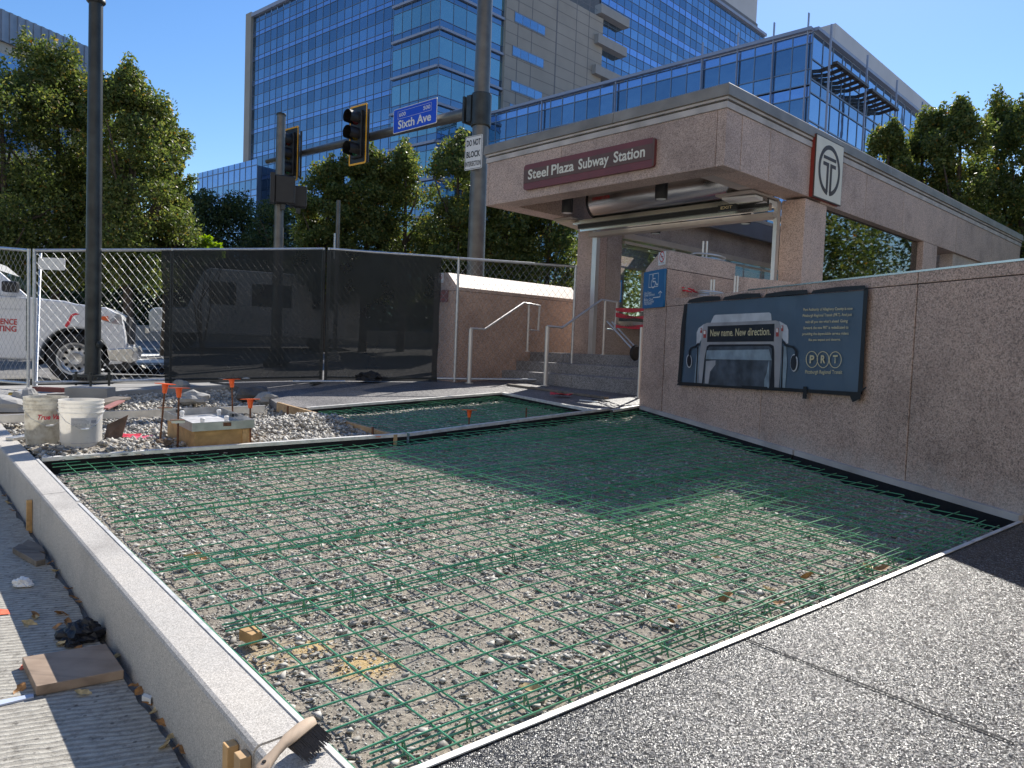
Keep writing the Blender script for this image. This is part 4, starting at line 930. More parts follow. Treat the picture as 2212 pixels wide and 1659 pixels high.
# chrome loop rails behind the wall
def loop(lab,px,py,rx,z,posts,d):
    c=dep(px,py,d); t=thing('loop_rail',lab,'rail',c,'chrome loop rails behind the banner wall'); ax=sb; ay=sa
    for dz_ in (0,-.05): MB().tube([c+ax*rx*math.cos(a_)+ay*rx*.45*math.sin(a_)+UP*dz_ for a_ in np.linspace(0,2*math.pi,25)],.013,8).build('ring',MT['steel'],t,smooth=True)
    for px_,y0,y1 in posts: a_=dep(px_,y1,d); MB().tube([a_-UP*.9,np.array([a_[0],a_[1],zup(a_,y0)])],.014,8).build('post',MT['steel'],t,smooth=True)
loop('highest chrome loop rail on the granite block, with twin posts',1530,554,.33,2.7,((1518,521,550),(1526,521,550)),9.6)
loop('chrome loop rail behind the left end of the banner wall, nearest the blue sign',1474,636,.16,2.1,(),9.0)
loop('chrome loop rail with twin posts behind the left part of the banner',1535,632,.22,2.1,((1535,604,630),(1541,604,630)),8.9)
t=thing('rail_post','pair of chrome posts behind the banner wall, right of the loop rails','post',dep(1588,622,8.9))
for px_ in (1586,1592): a_=dep(px_,626,8.9); MB().tube([a_-UP*.7,np.array([a_[0],a_[1],zup(a_,596)])],.014,8).build('post',MT['steel'],t,smooth=True)
c=dep(1482,628,8.9); mb=MB(); 
for k in range(14): a_=c+np.array([random.uniform(-.09,.09),random.uniform(-.09,.09),random.uniform(-.02,.035)]); mb.bar(a_,a_+np.array([random.uniform(-.1,.1),random.uniform(-.1,.1),random.uniform(-.02,.02)]),.03,.012)
tag(mb.build('tape_bundle',MT['red']),'crumpled bundle of red caution tape on the chrome loop by the blue sign','tape')
# paper notice
q=vplane(S(3.82,0,0),sb,1323,603); q2_=vplane(S(3.82,0,0),sb,1341,603); hN=.40
t=thing('notice','white paper notice framed with blue tape on the glass','notice',q); d_=sb*((q2_-q)@sb); z0=q[2]-hN
A=np.array([q[0],q[1],z0])-sa*.03; MB().prism([A,A+d_,A+d_+UP*hN,A+UP*hN],-sa*.002).build('tape_frame',MT['tape'],t); A2=A+d_*.14+UP*hN*.1-sa*.004; MB().prism([A2,A2+d_*.72,A2+d_*.72+UP*hN*.8,A2+UP*hN*.8],-sa*.001).build('paper',MT['whitep'],t)
q=S(-.0+.09,3.05,2.05); t=thing('notice','paper notice edged with blue tape in the dark side window','notice',q); MB(SX).box((.08,3.0,2.05),(.085,3.22,2.42)).build('tape_frame',MT['tape'],t); MB(SX).box((.075,3.04,2.07),(.079,3.18,2.37)).build('paper',MT['wglass2'],t)
# ================================================================== TOWER AND BLOCKS BEHIND
def hitT(p0,d,px):
    r=flat_r(px); return r
def along(p0,d,px,ref=400):
    p=vplane(p0,d,px,ref); return (p-p0)@d
def facade(root,p0,d,L,rows,cw_,z0=None,out=None,mull=True,name='glass_band',mw=.04,hl=True,jit=.004):
    """curtain wall: rows=[(z_lo,z_hi,matkey)], panes as separate quads with a hair of tilt"""
    n_=out; nc=max(1,round(L/cw_)); cw=L/nc
    bands={}
    for zl,zh,mk in rows:
        mb=MB(); V=[];Fs=[]
        for i in range(nc):
            a=p0+d*(i*cw+.02); b=p0+d*((i+1)*cw-.02); j=[random.uniform(-jit,jit) for _ in range(3)]
            q=[a+n_*j[0],b+n_*j[1],b+n_*(j[1]+j[2]),a+n_*(j[0]+j[2])]; k=len(V)
            for p_,z_ in zip(q,(zl,zl,zh,zh)): V.append((p_[0],p_[1],z_))
            Fs.append((k,k+1,k+2,k+3))
        mb.add(V,Fs); mb.build(name,MT[mk],root)
    if mull:
        zl=min(r[0] for r in rows); zh=max(r[1] for r in rows); mb=MB()
        for i in range(nc+1):
            a=p0+d*i*cw+n_*.03; mb.bar((a[0],a[1],zl),(a[0],a[1],zh),mw,.03,up=n_)
        if hl:
            for r_ in rows: a=p0+n_*.028; b=p0+d*L+n_*.028; mb.bar((a[0],a[1],r_[0]),(b[0],b[1],r_[0]),.07,mw)
        mb.build('mullion_grid',MT['mull'],root)
def zcol(p,y): return zup(p,y)
tw=thing('office_tower','tall blue glass office tower with a concrete stair shaft','office building',dep(945,600,78))
c0=dep(947,150,78); dL=flat(ray(-790,708)); dR=flat(ray(2683,793)); nL=np.array([dL[1],-dL[0],0]); nR=np.array([dR[1],-dR[0],0])
if nL@(C-c0)<0: nL=-nL
if nR@(C-c0)<0: nR=-nR
Lb=along(c0,dL,840); Rb=along(c0,dR,1075); 
zA=zup(c0,142); zB_=zup(c0,60); pitch=zB_-zA
rows=[]; z=zA-pitch*6
while z<zA+pitch*4:
    rows+=[(z-.8-2.22,z-.8,'g_teal'),(z-.8,z-.1,'g_dark'),(z+.1,z+1.0,'g_dark')]; z+=pitch
facade(tw,c0,dL,Lb,rows,1.42,out=nL,name='window_band'); facade(tw,c0,dR,Rb,rows,1.75,out=nR,name='window_band')
z=zA-pitch*6
while z<zA+pitch*4:
    for d,L_,n_ in ((dL,Lb,nL),(dR,Rb,nR)): a=c0+n_*.12; b=c0+d*L_+n_*.12; MB().bar((a[0],a[1],z),(b[0],b[1],z),.3,.26).build('silver_spandrel',MT['mull2'],tw)
    z+=pitch
# main left face, set back
c1=c0+dL*Lb-nL*1.0; L1=along(c1,dL,541); e1=c1+dL*L1
r839=vplane(c1,dL,839,142); za=zup(r839,142); pt=zup(r839,78)-za
ztopL=zup(e1,37); rows=[]; z=za-pt*9
while z<ztopL:
    for a,b,m in ((0,.17,'g_bright'),(.17,.57,'g_mid'),(.57,1.,'g_dark')):
        zl,zh=z+pt*a,z+pt*b
        if zl<ztopL: rows.append((zl,min(zh,ztopL),m))
    z+=pt
facade(tw,c1,dL,L1,rows,1.5,out=nL,name='window_band')
mb=MB(); a=e1+nL*.4; b=e1+dL*1.4+nL*.4; bb=e1+dL*1.4-nL*25; cc_=e1-nL*25
mb.prism([(*p[:2],-2) for p in (a,b,bb,cc_)],(0,0,ztopL+2.6)); mb.build('end_fin',MT['conc_b'],tw)
a=c1+nL*.15; b=e1+nL*.15; MB().bar((a[0],a[1],ztopL+.15),(b[0],b[1],ztopL+.15),.5,.5).build('roof_edge',MT['mull2'],tw)
# right face: concrete shaft with strip windows, then glass
c2=c0+dR*Rb+nR*.4; L2=along(c2,dR,1288); mb=MB(); zt2=zB_+pitch*3
mb.prism([(*p[:2],-2) for p in (c2,c2+dR*L2,c2+dR*L2-nR*20,c2-nR*20)],(0,0,zt2)); mb.build('stair_shaft',MT['conc_b'],tw)
mbj=MB(); k=0; z=zA-pitch*6
while z<zt2: a=c2+nR*.012; b=c2+dR*L2+nR*.012; mbj.bar((a[0],a[1],z),(b[0],b[1],z),.01,.06); z+=pitch/3
for px_ in (1110,1140,1193,1235,1262): 
    t_=along(c2,dR,px_,300); a=c2+dR*t_+nR*.012; mbj.bar((a[0],a[1],0),(a[0],a[1],zt2),.10 if px_!=1193 else .22,.01,up=nR)
mbj.build('panel_joints',MT['louvre'],tw)
for xl,xr,yt,yb in ((1112,1177,27,45),(1107,1173.6,100,118),(1104,1170,175,193),(1101,1166,225,243)):
    ta=along(c2,dR,xl,yt); tb=along(c2,dR,xr,yt+30); pa=vplane(c2,dR,xl,yt); pb=vplane(c2,dR,xl,yb)
    w_=MB(); zt_,zb_=pa[2],pb[2]; q0=c2+dR*ta+nR*.03; q1=c2+dR*tb+nR*.03
    fr_=MB(); fr_.bar((q0[0],q0[1],(zt_+zb_)/2),(q1[0],q1[1],(zt_+zb_)/2),.06,zt_-zb_+.25); fo=fr_.build('strip_window',MT['mull'],tw)
    nq_=4; w_=MB()
    for i in range(nq_):
        A=q0+(q1-q0)*(i+.03)/nq_+nR*.04; B=q0+(q1-q0)*(i+.97)/nq_+nR*.04; w_.add([(A[0],A[1],zb_),(B[0],B[1],zb_),(B[0],B[1],zt_),(A[0],A[1],zt_)],[(0,1,2,3)])
    w_.build('pane',MT['g_mid'],fo)
c3=c2+dR*L2-nR*.5; L3=along(c3,dR,1634); e3=c3+dR*L3
r13=vplane(c3,dR,1340,100); za=zup(r13,590*.1823); pt=zup(r13,160*.1823)-za; zt3=zup(e3,80)
rows=[]; z=za-pt*6
while z<zt3:
    for a,b,m in ((0,.2,'g_bright'),(.2,.47,'g_dark'),(.47,.75,'g_mid'),(.75,1.,'g_dark')):
        zl,zh=z+pt*a,z+pt*b
        if zl<zt3: rows.append((zl,min(zh,zt3),m))
    z+=pt
facade(tw,c3,dR,L3,rows,1.7,out=nR,name='window_band')
a=c3+nR*.15; b=e3+nR*.15; MB().bar((a[0],a[1],zt3+.2),(b[0],b[1],zt3+.2),.6,.45).build('roof_edge',MT['mull2'],tw)
mb=MB(); mb.prism([(*p[:2],0) for p in (c1-nL*.3,e1-nL*.3,e1-nL*24,c1-nL*24)],(0,0,ztopL-.3)); mb.prism([(*p[:2],0) for p in (c3-nR*.3,e3-nR*.3,e3-nR*24,c3-nR*24)],(0,0,zt3-.3)); mb.build('floor_core',MT['louvre'],tw)
# ledges
for x0,x1,y0 in ((1281,1343,8),(1277,1340,70+4),(1274,1337,137+4)):
    ta=along(c3,dR,x0,100); tb=along(c3,dR,x1,100); pa=vplane(c3,dR,x0,y0); a=c3+dR*ta+nR*.6; b=c3+dR*tb+nR*.6; MB().bar((a[0],a[1],pa[2]-.7),(b[0],b[1],pa[2]-.7),1.1,1.15).build('ledge',MT['conc_l'],tw)
# penthouse
hp=c3-nR*3; d0=along(hp,dR,1480,10); d1=along(hp,dR,1633,60); zq=zup(hp+dR*d1,52)
mb=MB(); mb.prism([(*(hp+dR*t_-nR*n_)[:2],zq) for t_,n_ in ((d0-12,0),(d1,0),(d1,20),(d0-12,20))],(0,0,30)); mb.build('penthouse',MT['pent'],tw)
mb=MB(); mb.prism([(*(hp+nR*.2+dR*t_-nR*n_)[:2],zt3-.4) for t_,n_ in ((d0-12,0),(d1+.2,0),(d1+.2,20),(d0-12,20))],(0,0,zq-zt3+.4)); mb.build('louvre_band',MT['louvre'],tw)
# low glass office in front
lb=thing('glass_office','long low blue glass office block with silver fins, behind the station roof','office building',dep(1757,600,56))
g0=dep(1757,63,56); dA=flat(ray(-600,708)); nA=np.array([dA[1],-dA[0],0]); nA=nA if nA@(C-g0)>0 else -nA
LA=along(g0,dA,1050,250); zt=zup(g0,63)
def fl(z_): return [(z_-.9-0,z_-.1,'g_bright'),(z_-2.85,z_-.9,'g_dark'),(z_-4.0,z_-2.85,'g_mid')]
rows=[]; z=zt-.1
for k in range(7): rows+=fl(z); z-=4.05
facade(lb,g0,dA,LA,rows,1.52,out=nA,mw=.08); 
a=g0+nA*.2; b=g0+dA*LA+nA*.2; MB().bar((a[0],a[1],zt-.02),(b[0],b[1],zt-.02),.45,.26).build('roof_edge',MT['mull2'],lb)
mb=MB()
for i in (0.3,3,6,9.2,18,27): a=g0+dA*i+nA*.25; mb.bar((a[0],a[1],0),(a[0],a[1],zt+(1.2 if i<10 else .1)),.07,.2,up=nA)
mb.build('silver_fin',MT['mull2'],lb)
nB=nR; LBb=along(g0,dR,2030,300); rows=[]; z=zt-.1
for k in range(7): rows+=[(z-2.1,z-.1,'g_mid'),(z-3.6,z-2.1,'g_mid'),(z-4.6,z-3.6,'g_dark')]; z-=4.6
facade(lb,g0,dR,LBb,rows,1.9,out=nB,mw=.09)
a=g0+nB*.2; b=g0+dR*LBb+nB*.2; MB().bar((a[0],a[1],zt-.02),(b[0],b[1],zt-.02),.45,.26).build('roof_edge',MT['mull2'],lb)
mb=MB(); 
for px_ in (1763,1846,1914,1973): t_=along(g0,dR,px_,200); a=g0+dR*t_+nB*.9; mb.bar((a[0],a[1],0),(a[0],a[1],zt+.5),.13,.13,up=nB)
mb.build('silver_column',MT['mull2'],lb)
for x0,x1 in ((1768,1842),(1850,1912)):
    ta,tb=along(g0,dR,x0,150),along(g0,dR,x1,150); mb=MB(); zz_=zt-2.4
    for off in (1.25,): a=g0+dR*ta+nB*off; b=g0+dR*tb+nB*off; mb.bar((a[0],a[1],zz_),(b[0],b[1],zz_),.35,.2)
    for i in range(6): q=g0+dR*(ta+(tb-ta)*(i+.3)/6); q2=q+nB*1.3; mb.bar((q[0],q[1],zz_-.25),(q2[0],q2[1],zz_-.05),.18,.25)
    mb.build('sun_shade',MT['dkbrown'],lb)
mb=MB(); mb.prism([(*p[:2],0) for p in (g0-nA*.4-nB*.4,g0+dA*LA-nA*.4,g0+dA*LA+dR*12,g0+dR*LBb-nB*.4-nA*8,g0+dR*LBb-nB*.4)],(0,0,zt-.4)); mb.build('floor_core',MT['louvre'],lb)
h0=g0-nB*2.2; ta=along(h0,dR,1800,90); hq=h0+dR*ta; q2_=h0+dR*along(h0,dR,1823,72); zt4=zup(q2_,72); L4=along(hq,dR,2040,250)
MB().prism([(*p[:2],zt-.5) for p in (hq,hq+dR*L4,hq+dR*L4-nB*12,hq-nB*12)],(0,0,(zt4-zt)*.35+.5)).build('louvre_band',MT['louvre'],lb)
MB().prism([(*p[:2],zt+(zt4-zt)*.35) for p in (hq+nB*.25-dR*.3,hq+dR*(L4+.2)+nB*.25,hq+dR*(L4+.2)-nB*12,hq-nB*12-dR*.3)],(0,0,(zt4-zt)*.65)).build('penthouse',MT['pent'],lb)
# glass wing far left of the tower
gw=thing('glass_wing','low pale blue glass wing left of the tower','office building',dep(430,500,104)); c4=dep(530,360,100); L5=along(c4,dL,427,380); zt5=zup(c4,349)
rows=[];z=zt5
for k in range(6): rows+=[(z-.8,z,'g_bright'),(z-2.6,z-.8,'g_bright'),(z-4,z-2.6,'g_mid')]; z-=4
facade(gw,c4-dL*3,dL,L5+3,rows,1.5,out=nL,mw=.1); a=c4-nL*.4; b=c4+dL*L5-nL*.4; MB().prism([(*p[:2],0) for p in (a,b,b-nL*14,a-nL*14)],(0,0,zt5-.1)).build('floor_core',MT['mull'],gw)
# building at the far left edge
fb=thing('metal_clad_building','beige building with a ribbed grey metal top floor, at the far left','building',dep(-60,500,52)); p0=dep(-120,600,48); dF=flat(ray(1730,735)); L6=along(p0,dF,192,120); e6=p0+dF*L6; nF=np.array([dF[1],-dF[0],0])
zF1=zup(e6,90); pA_=vplane(p0,dF,5,20); zF1=pA_[2]; pB_=vplane(p0,dF,5,88); zF0=pB_[2]; bk=np.array([-dF[1],dF[0],0])
mb=MB(); mb.prism([(*p[:2],zF0) for p in (p0,e6,e6+bk*20,p0+bk*20)],(0,0,zF1-zF0)); mb.build('metal_storey',MT['ribmetal'],fb)
mb=MB(); nr=int(L6/.55)
for i in range(nr): a=p0+dF*(i+.5)*L6/nr-bk*.03; mb.bar((a[0],a[1],zF0),(a[0],a[1],zF1),.22,.08,up=bk)
mb.build('metal_rib',MT['ribmetal'],fb)
mb=MB(); mb.prism([(*p[:2],0) for p in (p0+bk*.2,e6+bk*.2,e6+bk*20,p0+bk*20)],(0,0,zF0-.01)); mb.build('wall',MT['beige'],fb)
for k in range(3):
    for i in range(int((L6-.6)/2.9)): a=p0+dF*(i*2.9+.6)-bk*.02+bk*.2; MB().bar((a[0],a[1],zF0-2.1-3.8*k),((a+dF*2.3)[0],(a+dF*2.3)[1],zF0-2.1-3.8*k),.06,2.6).build('window',MT['g_dark'],fb)
# ================================================================== TREES
def crown_arrays(clumps,nl,size,seed,sphere=.75,droop=0):
    r=np.random.default_rng(seed); tot=[]
    W=np.array([c[3]**2 for c in clumps]); W=W/W.sum()
    for c,wt in zip(clumps,W):
        n=int(nl*wt); d=r.normal(size=(n,3)); d/=np.linalg.norm(d,axis=1)[:,None]; rad=c[3]*r.uniform(0,1,n)**.45
        p=np.array(c[:3])[None]+d*rad[:,None]*np.array([1,1,sphere])[None]
        p+=r.normal(0,.04*1,(n,3)); tot.append(p)
    P=np.vstack(tot); n=len(P)
    s=size*r.uniform(.6,1.25,n); u=r.normal(size=(n,3)); u/=np.linalg.norm(u,axis=1)[:,None]; v=np.cross(u,r.normal(size=(n,3))); v/=np.linalg.norm(v,axis=1)[:,None]
    V=np.stack([P-u*s[:,None],P+v*s[:,None]*.5,P+u*s[:,None],P-v*s[:,None]*.5],1).reshape(-1,3); Fc=np.arange(4*n).reshape(n,4); return V,Fc
def tree(lab,px,d,ytop,ybot,hw,nl,seed,mat='leaf',size=.11,grp='trees behind the fence',shape='round',spikes=6):
    base=dep(px,(ytop+ybot)/2,d); bx,by=base[0],base[1]; gz=zp(bx,by,HR); zt=zup(base,ytop); zb=zup(base,ybot); R=hw*d/F
    rr=random.Random(seed); t=thing('tree',lab,'tree',(bx,by,gz),grp)
    clumps=[]; H=zt-zb; nl=int(nl*1.9); size=size*.62; R*=1.05; nl=int(nl*1.15); size*=.9
    for k in range(80):
        f=rr.random(); 
        prof=math.sqrt(max(.05,1-((f-.42)/.66)**2)) if shape=='round' else (1-f)**.6*.9+.12
        a=rr.uniform(0,6.283); q=R*prof*rr.uniform(.25,.85); cr_=R*rr.uniform(.22,.40)*(1.15-.35*f)
        clumps.append((bx+q*math.cos(a),by+q*math.sin(a),zb+H*(f*.88),cr_))
    for k in range(spikes):
        a=rr.uniform(0,6.283); q=R*rr.uniform(.0,.55); z_=zt-H*rr.uniform(.0,.14)*(1+q/R)
        for j in range(4): clumps.append((bx+q*math.cos(a)*(1-.05*j),by+q*math.sin(a),z_-j*R*.14,R*(.07+.07*j)))
    V,Fc=crown_arrays(clumps,nl,size,seed); raw('crown',V,Fc,MT[mat],t)
    mb=MB(); mb.tube([(bx,by,gz-.1),(bx+.04,by,gz+.5*(zb-gz)),(bx,by,zb),(bx+.05*R,by,zb+H*.45),(bx,by,zt-H*.15)],[.16,.13,.11,.07,.02],10)
    for k in range(10):
        a=rr.uniform(0,6.283); z0_=zb+H*rr.uniform(-.02,.45); q=R*rr.uniform(.5,.85); e=(bx+q*math.cos(a),by+q*math.sin(a),z0_+H*rr.uniform(.15,.35)); m_=((bx+e[0])/2,(by+e[1])/2,z0_+(e[2]-z0_)*.35); mb.tube([(bx,by,z0_),m_,e],[.06,.04,.012],7)
    mb.build('trunk',MT['bark'],t,smooth=True)
    return t
tree('leafy street tree at the far left edge, behind the white pickup',0,19,112,600,165,15000,1,size=.10)
tree('tall leafy street tree in front of the metal clad building',120,20.5,84,600,125,18000,2,size=.10)
tree('leafy street tree directly behind the dark lamp pole',205,20.8,135,600,95,12000,8,size=.10)
tree('leafy street tree with a pointed top right of the dark lamp pole',278,19.5,112,600,122,18000,3,size=.10,spikes=9)
tree('lower side tree right of the pointed tree, reaching toward the tower',362,21,235,590,62,9000,4,size=.10)
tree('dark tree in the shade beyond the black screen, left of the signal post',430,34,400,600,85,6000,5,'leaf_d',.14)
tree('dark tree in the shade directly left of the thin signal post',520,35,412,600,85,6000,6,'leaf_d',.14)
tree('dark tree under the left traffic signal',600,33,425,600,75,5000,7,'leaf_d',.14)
for i,(px,yt,hw,lb_) in enumerate(((705,325,78,'leafy tree left of the hanging traffic signal'),(790,298,76,'leafy tree directly under the hanging traffic signal'),(872,292,80,'leafy tree under the blue street name sign'),
      (985,270,84,'leafy tree rising behind the big signal pole'),(1090,322,80,'leafy tree behind the left end of the station canopy'),(1185,340,90,'leafy tree seen under the canopy beside the left column'))):
    tree(lb_,px,25+.6*(i%3),yt,640,hw,13000,10+i,'leaf' ,.12,spikes=8)
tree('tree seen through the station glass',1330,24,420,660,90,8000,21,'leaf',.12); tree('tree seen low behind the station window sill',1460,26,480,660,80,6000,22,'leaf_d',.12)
for i,(px,yt,hw,lb_,d) in enumerate(((1912,250,62,'leafy tree at the left end of the row behind the station roof',20),(1985,226,80,'leafy tree second from the left behind the station roof',20.5),(2066,206,86,'leafy tree in the middle of the row behind the station roof',19.5),
     (2145,200,84,'tall leafy tree near the right edge behind the station roof',21),(2222,182,90,'leafy tree cut by the right edge of the view',19.5))):
    tree(lb_,px,d,yt,640,hw,14000,30+i,'leaf',.095,'trees behind the station',spikes=12)
for i,(x_,y_) in enumerate(((15,13.5),(20,9),(18,18.5),(25,13))):
    px_=CX+F*x_/y_; tree(('leafy tree right of the view beside the station','leafy tree farthest right of the station','leafy tree behind the right end of the station','large leafy tree far right of the station')[i],px_,y_,750-F*7/y_,760,F*2.6/y_,7000,50+i,'leaf',.13,'trees behind the station',spikes=3)
# plain building added behind the viewer, unseen, for warm bounce and reflections in glass
sbld=thing('bounce_building','beige stone building added behind the viewer, out of view, for warm bounce and glass reflections','building',(-15,-30,-1.5))
MB().box((-60,-50,-4),(38,-30,34)).build('wall',simple('beige_stone',(.46,.41,.34),.85,0,.08,.3),sbld)
for i in range(16):
    for k in range(6): x=-56+i*6; MB().box((x,-29.99,2+k*5.2),(x+3,-29.95,5.4+k*5.2)).build('window',MT['g_dark'],sbld)
MB().box((-60.6,-50,34.01),(38.6,-29.2,35.2)).build('cornice',MT['conc_l'],sbld)
# lime bush
def bush(lab,px,d,y0,y1,hw,mat,seed,n=3500,size=.07,grp=None,flatz=.7):
    b=dep(px,y1,d); zt=zup(b,y0); R=hw*d/F; t=thing('bush',lab,'bush',(b[0],b[1],b[2]),grp); rr=random.Random(seed); cl=[]
    for k in range(16): a=rr.uniform(0,6.28); q=R*rr.uniform(0,.8); cl.append((b[0]+q*math.cos(a),b[1]+.4*q*math.sin(a),b[2]+(zt-b[2])*rr.uniform(.1,.9)*(1-.5*q/R),R*rr.uniform(.15,.3)))
    V,Fc=crown_arrays(cl,n,size,seed); raw('foliage',V,Fc,MT[mat],t); mb=MB(); gz=zp(b[0],b[1],HR)
    for k in range(5): mb.tube([(b[0],b[1],gz),(b[0]+rr.uniform(-.3,.3)*R,b[1],(b[2]+gz)/2),(b[0]+rr.uniform(-.8,.8)*R,b[1],b[2])],[.03,.02,.01],6)
    mb.build('stem',MT['bark'],t)
bush('bright lime green bush showing just above the black screen',440,22,514,560,62,'leaf_y',5)
# planter wall and hedge on the far side of the street
pa_=G(-260,722,HR); pb_=dep(2500,760,30); dd=flat(pb_-pa_); nn=np.array([dd[1],-dd[0],0]); t=thing('planter_wall','low grey concrete planter wall across the street behind the vehicles','wall',pa_); q=[pa_,pb_,pb_-nn*.4,pa_-nn*.4]; MB().prism([(*p[:2],zp(p[0],p[1],HR)-.3) for p in q],(0,0,.3+.62)).build('wall_body',MT['concrete'],t)
Lp=np.linalg.norm((pb_-pa_)[:2]); 
V=[];r_=np.random.default_rng(77); n=70000; uu=r_.uniform(-4,Lp+6,n); ww=r_.uniform(.5,2.2,n); base=pa_[None,:]+dd[None]*uu[:,None]-nn[None]*ww[:,None]; zz=np.array([zp(x,y,HR) for x,y in base[:,:2]])+.5+2.3*r_.uniform(0,1,n)**.8
P=np.column_stack([base[:,:2],zz]); s=.13*r_.uniform(.6,1.2,n); u=r_.normal(size=(n,3)); u/=np.linalg.norm(u,axis=1)[:,None]; v=np.cross(u,r_.normal(size=(n,3))); v/=np.linalg.norm(v,axis=1)[:,None]
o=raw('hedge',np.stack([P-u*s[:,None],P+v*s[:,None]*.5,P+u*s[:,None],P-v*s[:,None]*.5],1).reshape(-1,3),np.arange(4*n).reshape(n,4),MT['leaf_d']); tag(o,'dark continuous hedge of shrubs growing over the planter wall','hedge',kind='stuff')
# ================================================================== POLES, SIGNALS, SIGNS
# dark pole at left
B=G(200,833); B[2]=zp(B[0],B[1],.02); 
t=thing('lamp_pole','tall dark metal pole bolted to a concrete footing by the buckets','pole',B); ztp=zup(B,8)
MB().tube([B+UP*.14,B+UP*1.5,(B[0],B[1],ztp)],[.1,.098,.086],24).build('pole_shaft',MT['pole_d'],t,smooth=True)
MB().lathe((B[0],B[1],ztp),UP,[(.10,0),(.118,.02),(.118,.05),(.10,.075),(.03,.085)],24).build('pole_cap',MT['pole_d'],t,smooth=True)
mb=MB(); mb.lathe(B+UP*.10,UP,[(.19,0),(.19,.03)],24)
mb.build('base_flange',MT['pole_d'],t)
for k in range(4):
    mb=MB(); a_=.4+k*math.pi/2; q=B+np.array([.2*math.cos(a_),.2*math.sin(a_),0]); mb.lathe(q-UP*.02,UP,[(.016,0),(.016,.08),(.04,.08),(.04,.115),(.045,.12),(.045,.155),(.02,.155),(.02,.19)],8); mb.build('anchor_bolt',MT['pole_d'],t)
MB().lathe(B+UP*.55+np.array([.09,-.02,0]),np.array([.8,-.6,0]),[(.05,0),(.05,.04),(.02,.05)],14).build('hand_hole',MT['pole_d'],t)
fo=G(168,857,-.02); fo2=G(205,857,-.02); ff=flat(fo2-fo); MB().bar(fo-ff*.18-UP*.02+np.array([0,.16,0]),fo+ff*.30-UP*.02+np.array([0,.16,0]),.32,.26).build('concrete_footing',MT['concrete'],t)
# big signal pole
d0=15.; B=dep(1010,640,d0); gz=zp(B[0],B[1],0); ax_=dep(1040,100,d0); B=np.array([ax_[0]-.02,ax_[1],gz])
B=dep(1028,560,d0); B[2]=gz
sp=thing('signal_pole','tall grey traffic signal pole with a long mast arm over the street','traffic light pole',B)
MB().tube([(B[0],B[1],gz),(B[0],B[1],gz+5),(B[0],B[1],gz+12)],[.19,.165,.125],28).build('pole_shaft',MT['pole_g'],sp,smooth=True)
za_=zup(B,238); arm0=np.array([B[0],B[1],za_]); arm1=dep(577,349,19.8); adir=unit(arm1-arm0)
MB().tube([arm0+adir*.3,arm0*.6+arm1*.4,arm1],[.125,.10,.06],20).build('mast_arm',MT['pole_g'],sp,smooth=True)
mb=MB(); mb.lathe((B[0],B[1],za_-.33),UP,[(.20,0),(.205,.02),(.205,.62),(.20,.64)],24); mb.bar(arm0+adir*.15-UP*.25,arm0+adir*.15+UP*.27,.42,.12,up=adir); mb.bar(arm0+adir*.30-UP*.25,arm0+adir*.30+UP*.27,.42,.05,up=adir); mb.build('arm_clamp',MT['pole_d'],sp)
def onarm(px,ref=300):
    best=None
    for k in range(2001):
        f=k/2000; p=arm0+(arm1-arm0)*f; x=proj(p)[0]
        if best is None or abs(x-px)<best[0]: best=(abs(x-px),p,f)
    return best[1],best[2]
fa=flat(adir); fn=np.array([fa[1],-fa[0],0]); fn=fn if fn@(C-arm0)>0 else -fn     # facing us
# traffic signal head: built at origin facing -Y then placed
def signal_head():
    t=thing('traffic_light','','traffic light')
    MB().box((-.17,0,-.53),(.17,.2,.53)).build('signal_body',MT['black'],t,bevel=.02)
    fr_=MB(); P=rrect(-.31,.31,-.67,.67,.04); Q=rrect(-.27,.27,-.63,.63,.03)
    MB().prism([(x,.06,z) for x,z in P],(0,.008,0)).build('backplate',MT['black'],t)
    n=len(P); fr_.add([(x,.054,z) for x,z in P]+[(x,.054,z) for x,z in Q],[(i,(i+1)%n,n+(i+1)%n,n+i) for i in range(n)]); fr_.build('yellow_border',MT['yellow'],t)
    for k,zc in enumerate((.35,0,-.35)):
        mb=MB(); n=20; V=[];Fs=[]
        for j in range(n):
            a=math.radians(-50+280*j/(n-1)); 
            for y_,rr in ((0,.155),(-.26,.15)): V.append((rr*math.cos(a),y_,zc+rr*math.sin(a)))
        for j in range(n-1): Fs.append((2*j,2*j+1,2*j+3,2*j+2))
        mb.add(V,Fs); mb.build('visor',MT['black'],t)
        MB().lathe((0,-.004,zc),(0,-1,0),[(.145,0),(.12,.02),(0.,.03)],20).build('lens',simple('lens_%d'%k,((.08,.01,.01),(.08,.05,.0),(.01,.06,.03))[k],.2),t)
    MB().tube([(0,.35,-.55),(0,.35,.65)],.025,8).build('hanger',MT['black'],t)
    mb=MB(); mb.bar((0,.1,.5),(0,.36,.5),.04,.04); mb.bar((0,.1,-.5),(0,.36,-.5),.04,.04); mb.build('hanger_clamp',MT['black'],t)
    return t
h1=signal_head(); h2=copy_tree(h1)
for hd,px,py,lb_ in ((h1,769,290,'black traffic light with a yellow border hanging near the street name sign'),(h2,624,333,'black traffic light with a yellow border partly behind the grey signal post')):
    p,_=onarm(px+16); tag(hd,lb_,'traffic light',group='traffic lights on the mast arm'); q=p+fn*.45; q=vplane(q,fa,px,py); hd.location=q; hd.rotation_euler=(0,0,math.atan2(fn[1],fn[0])+math.pi/2)
